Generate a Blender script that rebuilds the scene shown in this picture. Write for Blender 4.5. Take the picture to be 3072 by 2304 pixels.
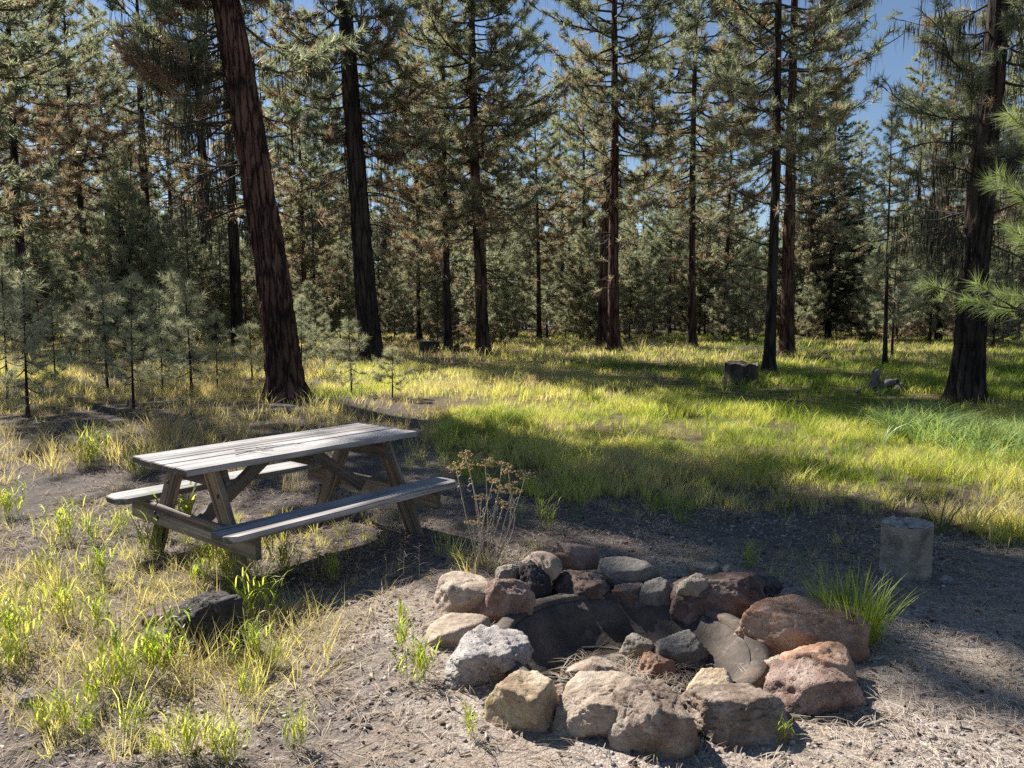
import bpy, math, random
import numpy as np
from mathutils import Vector, Matrix, Euler

# ------------------------------------------------------------------ clear
for o in list(bpy.data.objects):
    bpy.data.objects.remove(o, do_unlink=True)
SC = bpy.context.scene
COL = SC.collection

# ------------------------------------------------------------------ camera
CAM_H, PITCH, FPX = 1.70, 0.0986, 2304.0
cam_d = bpy.data.cameras.new('camera')
cam_d.sensor_width = 36.0
cam_d.lens = FPX / 3072 * 36.0
cam_d.clip_start = 0.05
cam_d.clip_end = 2000
cam = bpy.data.objects.new('camera', cam_d)
COL.objects.link(cam)
cam.location = (0, 0, CAM_H)
cam.rotation_euler = (math.pi / 2 - PITCH, 0, 0)
SC.camera = cam

# ------------------------------------------------------------------ sky, sun, exposure
SUN_AZ, SUN_EL = math.radians(46), math.radians(41)      # azimuth: left of straight ahead
to_sun = Vector((-math.sin(SUN_AZ) * math.cos(SUN_EL), math.cos(SUN_AZ) * math.cos(SUN_EL), math.sin(SUN_EL)))
W = bpy.data.worlds.new('World')
SC.world = W
W.use_nodes = True
wn = W.node_tree.nodes
sky = wn.new('ShaderNodeTexSky')
sky.sky_type = 'NISHITA'
sky.sun_disc = False
sky.sun_elevation = SUN_EL
sky.sun_rotation = -SUN_AZ
sky.altitude = 900
sky.air_density = 1.0
sky.dust_density = 0.3
sky.ozone_density = 2.2
wn['Background'].inputs['Strength'].default_value = 0.05
W.node_tree.links.new(sky.outputs[0], wn['Background'].inputs[0])
sun_d = bpy.data.lights.new('sun', 'SUN')
sun_d.energy = 5.0
sun_d.angle = math.radians(0.5)
sun_d.color = (1.0, 0.95, 0.87)
sun = bpy.data.objects.new('sun', sun_d)
COL.objects.link(sun)
sun.rotation_euler = (-to_sun).to_track_quat('-Z', 'Y').to_euler()
SC.view_settings.view_transform = 'Standard'
SC.view_settings.look = 'None'
SC.view_settings.exposure = 1.2
SC.view_settings.gamma = 1.0
SC.view_settings.use_curve_mapping = False
try:
    SC.cycles.max_bounces = 7
    SC.cycles.diffuse_bounces = 4
    SC.cycles.transmission_bounces = 4
    SC.cycles.use_denoising = False
except Exception:
    pass

# ------------------------------------------------------------------ helpers
S = 3072 / 2212.0        # the photograph was measured on a 2212 px wide copy


def ray(px, py):
    u = (px * S - 1536) / FPX
    v = (1152 - py * S) / FPX
    return np.array([u, math.cos(PITCH) + v * math.sin(PITCH), -math.sin(PITCH) + v * math.cos(PITCH)])


def G(px, py, z=0.0):
    d = ray(px, py)
    t = (z - CAM_H) / d[2]
    return np.array([d[0] * t, d[1] * t, z])


def AT(px, py, depth):
    d = ray(px, py)
    t = depth / d[1]
    return np.array([d[0] * t, depth, CAM_H + d[2] * t])


def _h(ix, iy, iz, seed):
    n = (ix * 374761393 + iy * 668265263 + iz * 2147483647 + seed * 1274126177) & 0xFFFFFFFF
    n = ((n ^ (n >> 13)) * 1274126177) & 0xFFFFFFFF
    n = (n ^ (n >> 16)) & 0xFFFF
    return n / 65535.0


def vnoise(p, seed=0):
    """value noise in 0..1 for an (n,3) array"""
    p = np.asarray(p, dtype=np.float64)
    i = np.floor(p).astype(np.int64)
    f = p - i
    f = f * f * (3 - 2 * f)
    r = 0
    for dx in (0, 1):
        wx = f[:, 0] if dx else 1 - f[:, 0]
        for dy in (0, 1):
            wy = f[:, 1] if dy else 1 - f[:, 1]
            for dz in (0, 1):
                wz = f[:, 2] if dz else 1 - f[:, 2]
                r = r + wx * wy * wz * _h(i[:, 0] + dx, i[:, 1] + dy, i[:, 2] + dz, seed)
    return r


def fbm(p, seed=0, oct=4, gain=0.5):
    a, s, t = 1.0, 0, 0
    p = np.asarray(p, dtype=np.float64)
    for k in range(oct):
        s = s + a * vnoise(p * 2 ** k + 17.3 * k, seed + k)
        t += a
        a *= gain
    return s / t


def n2(x, y, sc, seed=0, oct=3):
    x = np.atleast_1d(np.asarray(x, float))
    y = np.atleast_1d(np.asarray(y, float))
    return fbm(np.stack([x * sc, y * sc, np.zeros_like(x)], 1), seed, oct)


def mesh_np(name, V, F, mat, parent=None, tint=None, smooth=False, loc=None, link=True):
    """V (n,3), F (m,3) or (m,4)"""
    V = np.ascontiguousarray(V, dtype=np.float32)
    F = np.ascontiguousarray(F, dtype=np.int32)
    k = F.shape[1]
    me = bpy.data.meshes.new(name)
    me.vertices.add(len(V))
    me.vertices.foreach_set('co', V.ravel())
    me.loops.add(F.size)
    me.loops.foreach_set('vertex_index', F.ravel())
    me.polygons.add(len(F))
    me.polygons.foreach_set('loop_start', np.arange(0, F.size, k, dtype=np.int32))
    if smooth:
        me.polygons.foreach_set('use_smooth', np.ones(len(F), dtype=bool))
    me.update(calc_edges=True)
    if tint is not None:
        a = me.attributes.new('tint', 'FLOAT', 'POINT')
        a.data.foreach_set('value', np.ascontiguousarray(tint, dtype=np.float32))
    if mat:
        me.materials.append(mat)
    o = bpy.data.objects.new(name, me)
    if link:
        COL.objects.link(o)
    if parent:
        o.parent = parent
    if loc is not None:
        o.location = loc
    return o


def tag(o, label=None, cat=None, group=None, kind=None):
    if label:
        o['label'] = label
    if cat:
        o['category'] = cat
    if group:
        o['group'] = group
    if kind:
        o['kind'] = kind
    return o


def empty(name, loc=(0, 0, 0), rz=0.0, label=None, cat=None, group=None):
    o = bpy.data.objects.new(name, None)
    o.empty_display_size = 0.1
    COL.objects.link(o)
    o.location = loc
    o.rotation_euler = (0, 0, rz)
    return tag(o, label, cat, group)


def copy_tree(o, parent=None):
    c = o.copy()
    COL.objects.link(c)
    if parent:
        c.parent = parent
    for ch in list(o.children):
        copy_tree(ch, c)
    return c


class Geo:
    """collects triangles/quads (quads are split) with an optional tint per vertex"""
    def __init__(s):
        s.V, s.F, s.T, s.n = [], [], [], 0

    def add(s, V, F, t=0.0):
        V = np.asarray(V, float)
        F = np.asarray(F, int)
        if F.shape[1] == 4:
            F = np.concatenate([F[:, [0, 1, 2]], F[:, [0, 2, 3]]])
        s.V.append(V)
        s.F.append(F + s.n)
        s.T.append(np.full(len(V), t) if np.isscalar(t) else np.asarray(t))
        s.n += len(V)

    def obj(s, name, mat, parent=None, smooth=False, loc=None):
        if not s.V:
            return None
        return mesh_np(name, np.concatenate(s.V), np.concatenate(s.F), mat, parent, np.concatenate(s.T), smooth, loc)


def tube(P, R, sides=6, cap=True):
    P = np.asarray(P, float)
    R = np.asarray(R, float)
    n = len(P)
    T = np.gradient(P, axis=0)
    T /= np.linalg.norm(T, axis=1)[:, None] + 1e-9
    ref = np.array([0.31, 0.17, 0.93]) if abs(T[0, 2]) < 0.8 else np.array([0.95, 0.2, 0.1])
    A = np.cross(T, ref)
    A /= np.linalg.norm(A, axis=1)[:, None] + 1e-9
    B = np.cross(T, A)
    a = np.linspace(0, 2 * np.pi, sides, endpoint=False)
    V = P[:, None, :] + R[:, None, None] * (A[:, None, :] * np.cos(a)[None, :, None] + B[:, None, :] * np.sin(a)[None, :, None])
    V = V.reshape(-1, 3)
    F = []
    i = np.arange(n - 1)[:, None] * sides
    j = np.arange(sides)[None, :]
    k = (j + 1) % sides
    F = np.stack([(i + j), (i + k), (i + sides + k), (i + sides + j)], -1).reshape(-1, 4)
    if cap:
        V = np.concatenate([V, P[:1], P[-1:]])
        c0, c1 = n * sides, n * sides + 1
        f0 = np.stack([np.full(sides, c0), k[0], j[0], j[0]], -1)
        f1 = np.stack([np.full(sides, c1), (n - 1) * sides + j[0], (n - 1) * sides + k[0], (n - 1) * sides + k[0]], -1)
        tri = np.concatenate([f0[:, :3], f1[:, :3]])
        F3 = np.concatenate([F[:, [0, 1, 2]], F[:, [0, 2, 3]], tri])
        return V, F3
    return V, F


def unit(a):
    return a / (np.linalg.norm(a, axis=-1, keepdims=True) + 1e-9)


# ------------------------------------------------------------------ materials
def new_mat(name):
    m = bpy.data.materials.new(name)
    m.use_nodes = True
    m.node_tree.nodes.clear()
    return m, m.node_tree.nodes, m.node_tree.links


def nd(N, t, **kw):
    n = N.new(t)
    for k, v in kw.items():
        if k in n.inputs:
            n.inputs[k].default_value = v
        else:
            setattr(n, k, v)
    return n


def ramp(N, stops):
    r = N.new('ShaderNodeValToRGB')
    e = r.color_ramp.elements
    while len(e) > 1:
        e.remove(e[-1])
    e[0].position = stops[0][0]
    e[0].color = (*stops[0][1], 1)
    for p, c in stops[1:]:
        x = e.new(p)
        x.color = (*c, 1)
    return r


def mixc(N, L, a, b, fac, mode='MIX'):
    m = N.new('ShaderNodeMix')
    m.data_type = 'RGBA'
    m.blend_type = mode
    for sock, v in ((m.inputs[6], a), (m.inputs[7], b), (m.inputs[0], fac)):
        if hasattr(v, 'links') or hasattr(v, 'is_linked'):
            L.new(v, sock)
        elif isinstance(v, (int, float)):
            sock.default_value = v
        else:
            sock.default_value = (*v, 1)
    return m.outputs[2]


def mth(N, L, op, a, b=0.0, clamp=False):
    m = N.new('ShaderNodeMath')
    m.operation = op
    m.use_clamp = clamp
    for s_, v in ((m.inputs[0], a), (m.inputs[1], b)):
        if isinstance(v, (int, float)):
            s_.default_value = v
        else:
            L.new(v, s_)
    return m.outputs[0]


def leaf_mat(name, stops, attr_instancer, transl=0.4, rough=0.5, patch=0.35, spec=0.3, tmul=(1.5, 1.6, 0.9)):
    """foliage: colour from a tint per tuft, a little random per object and patchy in space"""
    m, N, L = new_mat(name)
    out = N.new('ShaderNodeOutputMaterial')
    at = N.new('ShaderNodeAttribute')
    at.attribute_type = 'INSTANCER' if attr_instancer else 'GEOMETRY'
    at.attribute_name = 'tint'
    inf = N.new('ShaderNodeObjectInfo')
    geo = N.new('ShaderNodeNewGeometry')
    noi = nd(N, 'ShaderNodeTexNoise', Scale=1.3, Detail=2.0)
    L.new(geo.outputs['Position'], noi.inputs['Vector'])
    v = mth(N, L, 'SUBTRACT', noi.outputs[0], 0.5)
    v = mth(N, L, 'MULTIPLY', v, patch)
    w = mth(N, L, 'SUBTRACT', inf.outputs['Random'], 0.5)
    w = mth(N, L, 'MULTIPLY', w, 0.22)
    t = mth(N, L, 'ADD', at.outputs['Fac'], v)
    t = mth(N, L, 'ADD', t, w, True)
    r = ramp(N, stops)
    L.new(t, r.inputs[0])
    bs = nd(N, 'ShaderNodeBsdfPrincipled', Roughness=rough)
    bs.inputs['Specular IOR Level'].default_value = spec
    L.new(r.outputs[0], bs.inputs['Base Color'])
    tr = N.new('ShaderNodeBsdfTranslucent')
    tc = mixc(N, L, r.outputs[0], tmul, 1.0, 'MULTIPLY')
    L.new(tc, tr.inputs['Color'])
    mx = N.new('ShaderNodeMixShader')
    mx.inputs[0].default_value = transl
    L.new(bs.outputs[0], mx.inputs[1])
    L.new(tr.outputs[0], mx.inputs[2])
    L.new(mx.outputs[0], out.inputs[0])
    return m


def bark_mat(name, dark, mid, light, scale=1.0, bump=0.6):
    m, N, L = new_mat(name)
    out = N.new('ShaderNodeOutputMaterial')
    tc = N.new('ShaderNodeTexCoord')
    mp = N.new('ShaderNodeMapping')
    mp.inputs['Scale'].default_value = (10 * scale, 10 * scale, 1.15 * scale)
    L.new(tc.outputs['Object'], mp.inputs[0])
    v = nd(N, 'ShaderNodeTexVoronoi', Scale=1.0)
    v.feature = 'DISTANCE_TO_EDGE'
    n0 = nd(N, 'ShaderNodeTexNoise', Scale=1.3, Detail=4.0)
    L.new(mp.outputs[0], n0.inputs['Vector'])
    wr = N.new('ShaderNodeMix')
    wr.data_type = 'RGBA'
    wr.inputs[0].default_value = 0.6
    L.new(mp.outputs[0], wr.inputs[6])
    L.new(n0.outputs[1], wr.inputs[7])
    L.new(wr.outputs[2], v.inputs['Vector'])
    n1 = nd(N, 'ShaderNodeTexNoise', Scale=2.2, Detail=6.0, Roughness=0.7)
    L.new(mp.outputs[0], n1.inputs['Vector'])
    n2_ = nd(N, 'ShaderNodeTexNoise', Scale=0.9, Detail=3.0)
    L.new(tc.outputs['Object'], n2_.inputs['Vector'])
    r1 = ramp(N, [(0.36, mid), (0.62, light)])
    L.new(n2_.outputs[0], r1.inputs[0])
    r0 = ramp(N, [(0.0, (0.0, 0.0, 0.0)), (0.16, (1, 1, 1))])
    L.new(v.outputs[0], r0.inputs[0])
    c = mixc(N, L, dark, r1.outputs[0], r0.outputs[0])
    r2 = ramp(N, [(0.3, (0.55, 0.55, 0.55)), (0.7, (1.25, 1.2, 1.15))])
    L.new(n1.outputs[0], r2.inputs[0])
    c = mixc(N, L, c, r2.outputs[0], 0.8, 'MULTIPLY')
    hgt = mth(N, L, 'ADD', mth(N, L, 'MULTIPLY', r0.outputs[0], 0.7), mth(N, L, 'MULTIPLY', n1.outputs[0], 0.6))
    bp = nd(N, 'ShaderNodeBump', Strength=bump, Distance=0.04)
    L.new(hgt, bp.inputs['Height'])
    bs = nd(N, 'ShaderNodeBsdfPrincipled', Roughness=0.9)
    bs.inputs['Specular IOR Level'].default_value = 0.15
    L.new(c, bs.inputs['Base Color'])
    L.new(bp.outputs[0], bs.inputs['Normal'])
    L.new(bs.outputs[0], out.inputs[0])
    return m


def rock_mat(name, c1, c2, c3, porous=0.0, scale=1.0):
    m, N, L = new_mat(name)
    out = N.new('ShaderNodeOutputMaterial')
    tc = N.new('ShaderNodeTexCoord')
    inf = N.new('ShaderNodeObjectInfo')
    off = N.new('ShaderNodeVectorMath')
    off.operation = 'ADD'
    cmb = N.new('ShaderNodeCombineXYZ')
    for i in range(3):
        L.new(mth(N, L, 'MULTIPLY', inf.outputs['Random'], 37.0 + 11 * i), cmb.inputs[i])
    L.new(tc.outputs['Object'], off.inputs[0])
    L.new(cmb.outputs[0], off.inputs[1])
    vec = off.outputs[0]
    big = nd(N, 'ShaderNodeTexNoise', Scale=6.0 * scale, Detail=5.0, Roughness=0.62, Distortion=0.4)
    fine = nd(N, 'ShaderNodeTexNoise', Scale=60.0 * scale, Detail=6.0, Roughness=0.75)
    med = nd(N, 'ShaderNodeTexNoise', Scale=17.0 * scale, Detail=5.0, Roughness=0.65)
    vor = nd(N, 'ShaderNodeTexVoronoi', Scale=75.0 * scale)
    crk = nd(N, 'ShaderNodeTexVoronoi', Scale=7.0 * scale)
    crk.feature = 'DISTANCE_TO_EDGE'
    wv = mixc(N, L, vec, big.outputs[1], 0.5)
    for n in (big, fine, med, vor):
        L.new(vec, n.inputs['Vector'])
    L.new(wv, crk.inputs['Vector'])
    r1 = ramp(N, [(0.3, c1), (0.5, c2), (0.7, c3)])
    L.new(big.outputs[0], r1.inputs[0])
    r2 = ramp(N, [(0.25, (0.62, 0.60, 0.58)), (0.5, (1, 1, 1)), (0.8, (1.15, 1.13, 1.1))])
    L.new(fine.outputs[0], r2.inputs[0])
    c = mixc(N, L, r1.outputs[0], r2.outputs[0], 0.6, 'MULTIPLY')
    # rusty / lichen patches
    r3 = ramp(N, [(0.58, (0, 0, 0)), (0.68, (1, 1, 1))])
    L.new(med.outputs[0], r3.inputs[0])
    c = mixc(N, L, c, tuple(0.6 * a + 0.16 * b for a, b in zip(c3, (1.0, 1.0, 1.02))), mth(N, L, 'MULTIPLY', r3.outputs[0], 0.45))
    r4 = ramp(N, [(0.0, (1, 1, 1)), (0.022, (0, 0, 0))])
    L.new(crk.outputs[0], r4.inputs[0])
    c = mixc(N, L, c, tuple(0.3 * a for a in c1), mth(N, L, 'MULTIPLY', mth(N, L, 'MULTIPLY', r4.outputs[0], r3.outputs[0]), 0.6))
    h = mth(N, L, 'ADD', mth(N, L, 'MULTIPLY', fine.outputs[0], 0.35), mth(N, L, 'MULTIPLY', med.outputs[0], 1.1))
    h = mth(N, L, 'SUBTRACT', h, mth(N, L, 'MULTIPLY', r4.outputs[0], 0.10))
    if porous:
        r5 = ramp(N, [(0.0, (0, 0, 0)), (0.35, (1, 1, 1))])
        L.new(vor.outputs[0], r5.inputs[0])
        h = mth(N, L, 'ADD', h, mth(N, L, 'MULTIPLY', r5.outputs[0], porous))
    bp = nd(N, 'ShaderNodeBump', Strength=0.85, Distance=0.018)
    L.new(h, bp.inputs['Height'])
    bs = nd(N, 'ShaderNodeBsdfPrincipled', Roughness=0.85)
    bs.inputs['Specular IOR Level'].default_value = 0.25
    L.new(c, bs.inputs['Base Color'])
    L.new(bp.outputs[0], bs.inputs['Normal'])
    L.new(bs.outputs[0], out.inputs[0])
    return m


def wood_mat(name, c_dark, c_mid, c_light, along='X', grain=1.0, knots=True):
    m, N, L = new_mat(name)
    out = N.new('ShaderNodeOutputMaterial')
    tc = N.new('ShaderNodeTexCoord')
    inf = N.new('ShaderNodeObjectInfo')
    off = N.new('ShaderNodeVectorMath')
    off.operation = 'ADD'
    cmb = N.new('ShaderNodeCombineXYZ')
    for i in range(3):
        L.new(mth(N, L, 'MULTIPLY', inf.outputs['Random'], 13.0 + 7 * i), cmb.inputs[i])
    L.new(tc.outputs['Object'], off.inputs[0])
    L.new(cmb.outputs[0], off.inputs[1])
    mp = N.new('ShaderNodeMapping')
    sc = {'X': (1.2, 42, 42), 'Z': (42, 42, 1.2)}[along]
    mp.inputs['Scale'].default_value = tuple(a * grain for a in sc)
    L.new(off.outputs[0], mp.inputs[0])
    g = nd(N, 'ShaderNodeTexNoise', Scale=1.0, Detail=5.0, Roughness=0.65, Distortion=0.35)
    L.new(mp.outputs[0], g.inputs['Vector'])
    mp2 = N.new('ShaderNodeMapping')
    mp2.inputs['Scale'].default_value = tuple(a * 0.33 for a in mp.inputs['Scale'].default_value)
    L.new(off.outputs[0], mp2.inputs[0])
    g2 = nd(N, 'ShaderNodeTexNoise', Scale=1.0, Detail=3.0, Roughness=0.5, Distortion=0.6)
    L.new(mp2.outputs[0], g2.inputs['Vector'])
    st = nd(N, 'ShaderNodeTexNoise', Scale=3.5, Detail=4.0)
    L.new(off.outputs[0], st.inputs['Vector'])
    r = ramp(N, [(0.3, c_dark), (0.45, c_mid), (0.68, c_light)])
    L.new(g.outputs[0], r.inputs[0])
    r2 = ramp(N, [(0.36, (0.22, 0.20, 0.19)), (0.46, (1, 1, 1))])
    L.new(g2.outputs[0], r2.inputs[0])
    c = mixc(N, L, r.outputs[0], r2.outputs[0], 0.75, 'MULTIPLY')
    r3 = ramp(N, [(0.35, (0.7, 0.69, 0.7)), (0.65, (1.12, 1.1, 1.06))])
    L.new(st.outputs[0], r3.inputs[0])
    c = mixc(N, L, c, r3.outputs[0], 0.9, 'MULTIPLY')
    h = mth(N, L, 'ADD', g.outputs[0], mth(N, L, 'MULTIPLY', r2.outputs[0], 0.9))
    bp = nd(N, 'ShaderNodeBump', Strength=0.55, Distance=0.006)
    L.new(h, bp.inputs['Height'])
    bs = nd(N, 'ShaderNodeBsdfPrincipled', Roughness=0.75)
    bs.inputs['Specular IOR Level'].default_value = 0.3
    L.new(c, bs.inputs['Base Color'])
    L.new(bp.outputs[0], bs.inputs['Normal'])
    L.new(bs.outputs[0], out.inputs[0])
    return m


def plain_mat(name, c1, c2, scale=20, rough=0.8, bump=0.2, spec=0.3, metallic=0.0):
    m, N, L = new_mat(name)
    out = N.new('ShaderNodeOutputMaterial')
    tc = N.new('ShaderNodeTexCoord')
    n = nd(N, 'ShaderNodeTexNoise', Scale=scale, Detail=5.0, Roughness=0.65)
    L.new(tc.outputs['Object'], n.inputs['Vector'])
    r = ramp(N, [(0.3, c1), (0.7, c2)])
    L.new(n.outputs[0], r.inputs[0])
    bp = nd(N, 'ShaderNodeBump', Strength=bump, Distance=0.01)
    L.new(n.outputs[0], bp.inputs['Height'])
    bs = nd(N, 'ShaderNodeBsdfPrincipled', Roughness=rough, Metallic=metallic)
    bs.inputs['Specular IOR Level'].default_value = spec
    L.new(r.outputs[0], bs.inputs['Base Color'])
    L.new(bp.outputs[0], bs.inputs['Normal'])
    L.new(bs.outputs[0], out.inputs[0])
    return m


def tint_mat(name, stops, rough=0.85, transl=0.0):
    """opaque bits whose colour comes from a tint per piece"""
    m, N, L = new_mat(name)
    out = N.new('ShaderNodeOutputMaterial')
    at = N.new('ShaderNodeAttribute')
    at.attribute_name = 'tint'
    r = ramp(N, stops)
    L.new(at.outputs['Fac'], r.inputs[0])
    bs = nd(N, 'ShaderNodeBsdfPrincipled', Roughness=rough)
    bs.inputs['Specular IOR Level'].default_value = 0.25
    L.new(r.outputs[0], bs.inputs['Base Color'])
    L.new(bs.outputs[0], out.inputs[0])
    return m


M = {}
NEEDLE = [(0.0, (0.195, 0.225, 0.150)), (0.35, (0.31, 0.33, 0.225)), (0.62, (0.40, 0.40, 0.275)),
          (0.8, (0.37, 0.29, 0.205)), (1.0, (0.28, 0.19, 0.13))]
M['needles'] = leaf_mat('pine_needles', NEEDLE, False, 0.5, 0.5, 0.15, 0.3, (1.18, 1.18, 0.95))
M['needles_young'] = leaf_mat('young_pine_needles', [(0, (0.20, 0.26, 0.12)), (0.5, (0.33, 0.37, 0.19)), (0.8, (0.36, 0.28, 0.17)), (1, (0.28, 0.19, 0.11))],
                              False, 0.35, 0.4, 0.15, 0.4, (1.4, 1.5, 0.8))
M['needles_fir'] = leaf_mat('fir_needles', [(0, (0.035, 0.058, 0.028)), (0.6, (0.075, 0.10, 0.045)), (1, (0.12, 0.12, 0.06))], False, 0.2, 0.5, 0.15)
GRASS = [(0.0, (0.08, 0.15, 0.024)), (0.3, (0.30, 0.355, 0.075)), (0.55, (0.56, 0.545, 0.185)), (0.78, (0.60, 0.53, 0.31)), (1.0, (0.44, 0.35, 0.24))]
M['grass'] = leaf_mat('grass_blades', GRASS, True, 0.55, 0.5, 0.3, 0.3, (1.35, 1.35, 0.7))
M['grass_pale'] = leaf_mat('pale_grass_blades', [(0, (0.20, 0.30, 0.11)), (0.5, (0.36, 0.45, 0.20)), (1, (0.50, 0.50, 0.28))], True, 0.5, 0.4, 0.3, 0.4, (1.25, 1.3, 0.8))
M['shoot'] = leaf_mat('grass_shoots', [(0, (0.19, 0.30, 0.04)), (0.5, (0.42, 0.45, 0.10)), (1.0, (0.56, 0.49, 0.24))], False, 0.55, 0.42, 0.3, 0.35, (1.25, 1.3, 0.6))
M['bark_dark'] = bark_mat('dark_furrowed_bark', (0.012, 0.010, 0.009), (0.040, 0.031, 0.027), (0.075, 0.058, 0.048), 1.5)
M['bark_red'] = bark_mat('red_plated_bark', (0.014, 0.009, 0.008), (0.085, 0.047, 0.037), (0.18, 0.102, 0.076), 2.1, 0.9)
M['bark_brown'] = bark_mat('brown_bark', (0.014, 0.010, 0.008), (0.06, 0.040, 0.030), (0.115, 0.075, 0.055))
M['twig'] = plain_mat('twig_bark', (0.03, 0.022, 0.018), (0.085, 0.065, 0.05), 30)
M['lichen'] = plain_mat('hanging_lichen', (0.022, 0.022, 0.017), (0.055, 0.052, 0.038), 12)
M['wood'] = wood_mat('weathered_grey_wood', (0.10, 0.096, 0.096), (0.31, 0.297, 0.297), (0.49, 0.47, 0.47))
M['wood_leg'] = wood_mat('weathered_brown_wood', (0.075, 0.055, 0.040), (0.19, 0.145, 0.108), (0.32, 0.262, 0.205))
M['wood_beam'] = wood_mat('weathered_beam_wood', (0.08, 0.066, 0.055), (0.19, 0.16, 0.135), (0.33, 0.29, 0.25))
M['char'] = plain_mat('charcoal', (0.006, 0.006, 0.006), (0.035, 0.033, 0.032), 40, 0.7, 0.6)
M['end_grain'] = plain_mat('end_grain', (0.05, 0.042, 0.036), (0.16, 0.14, 0.12), 60, 0.9, 0.5)
M['wood_shade'] = wood_mat('shaded_wood', (0.05, 0.042, 0.04), (0.12, 0.10, 0.09), (0.20, 0.17, 0.15))  # table wood with the shade under the top put into its colour
M['bolt'] = plain_mat('rusty_bolt', (0.02, 0.016, 0.014), (0.05, 0.035, 0.03), 40, 0.6, 0.2, 0.4, 0.6)
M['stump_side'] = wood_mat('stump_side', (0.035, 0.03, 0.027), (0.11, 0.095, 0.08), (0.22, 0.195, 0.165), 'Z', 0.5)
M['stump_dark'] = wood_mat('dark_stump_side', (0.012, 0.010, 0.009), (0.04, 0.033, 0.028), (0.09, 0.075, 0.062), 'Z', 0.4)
M['log_side'] = rock_mat('barkless_log_side', (0.07, 0.055, 0.043), (0.30, 0.26, 0.212), (0.43, 0.38, 0.32), 0.0, 0.9)


def ring_mat(name, c1, c2, dark):
    m, N, L = new_mat(name)
    out = N.new('ShaderNodeOutputMaterial')
    tc = N.new('ShaderNodeTexCoord')
    w = nd(N, 'ShaderNodeTexWave', Scale=26.0, Distortion=3.0, Detail=3.0)
    w.wave_type = 'RINGS'
    w.rings_direction = 'Z'
    w.inputs['Detail Scale'].default_value = 1.2
    n = nd(N, 'ShaderNodeTexNoise', Scale=14.0, Detail=6.0, Roughness=0.7)
    v = nd(N, 'ShaderNodeTexVoronoi', Scale=6.0)
    v.feature = 'DISTANCE_TO_EDGE'
    for x in (w, n, v):
        L.new(tc.outputs['Object'], x.inputs['Vector'])
    r = ramp(N, [(0.0, c1), (1.0, c2)])
    L.new(w.outputs['Fac'], r.inputs[0])
    r2 = ramp(N, [(0.38, (0.45, 0.43, 0.42)), (0.6, (1.1, 1.08, 1.05))])
    L.new(n.outputs[0], r2.inputs[0])
    c = mixc(N, L, r.outputs[0], r2.outputs[0], 0.9, 'MULTIPLY')
    r3 = ramp(N, [(0.0, (1, 1, 1)), (0.03, (0, 0, 0))])
    L.new(v.outputs[0], r3.inputs[0])
    c = mixc(N, L, c, dark, mth(N, L, 'MULTIPLY', r3.outputs[0], 0.8))
    bp = nd(N, 'ShaderNodeBump', Strength=0.5, Distance=0.006)
    L.new(mth(N, L, 'SUBTRACT', n.outputs[0], r3.outputs[0]), bp.inputs['Height'])
    bs = nd(N, 'ShaderNodeBsdfPrincipled', Roughness=0.85)
    L.new(c, bs.inputs['Base Color'])
    L.new(bp.outputs[0], bs.inputs['Normal'])
    L.new(bs.outputs[0], out.inputs[0])
    return m


M['stump_top'] = ring_mat('sawn_wood', (0.34, 0.30, 0.25), (0.52, 0.47, 0.41), (0.03, 0.025, 0.02))
M['grey_wood'] = wood_mat('bleached_wood', (0.05, 0.046, 0.043), (0.14, 0.13, 0.12), (0.26, 0.245, 0.23), 'Z', 0.6)
M['rot_wood'] = wood_mat('rotten_red_wood', (0.05, 0.02, 0.012), (0.16, 0.065, 0.035), (0.26, 0.12, 0.065), 'Z', 0.6)
R_ = {
    'tan': ((0.20, 0.15, 0.115), (0.36, 0.285, 0.22), (0.47, 0.395, 0.32)),
    'red': ((0.105, 0.066, 0.054), (0.22, 0.145, 0.118), (0.36, 0.28, 0.235)),
    'darkred': ((0.062, 0.043, 0.036), (0.145, 0.100, 0.083), (0.27, 0.21, 0.18)),
    'grey': ((0.11, 0.098, 0.086), (0.20, 0.182, 0.160), (0.31, 0.285, 0.255)),
    'porous': ((0.17, 0.15, 0.142), (0.33, 0.295, 0.28), (0.46, 0.425, 0.40)),
    'dark': ((0.022, 0.019, 0.018), (0.058, 0.050, 0.047), (0.13, 0.115, 0.108)),
    'orange': ((0.19, 0.100, 0.062), (0.37, 0.225, 0.15), (0.47, 0.345, 0.255)),
    'yellow': ((0.20, 0.135, 0.085), (0.38, 0.29, 0.19), (0.52, 0.44, 0.33)),
    'brownstone': ((0.105, 0.074, 0.056), (0.215, 0.163, 0.127), (0.37, 0.31, 0.255)),
    'olive': ((0.16, 0.132, 0.098), (0.29, 0.25, 0.195), (0.42, 0.375, 0.305)),
}
for k, v in R_.items():
    M['rock_' + k] = rock_mat('rock_' + k, *v, porous=0.5 if k in ('porous', 'dark', 'red') else 0.0)


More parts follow.
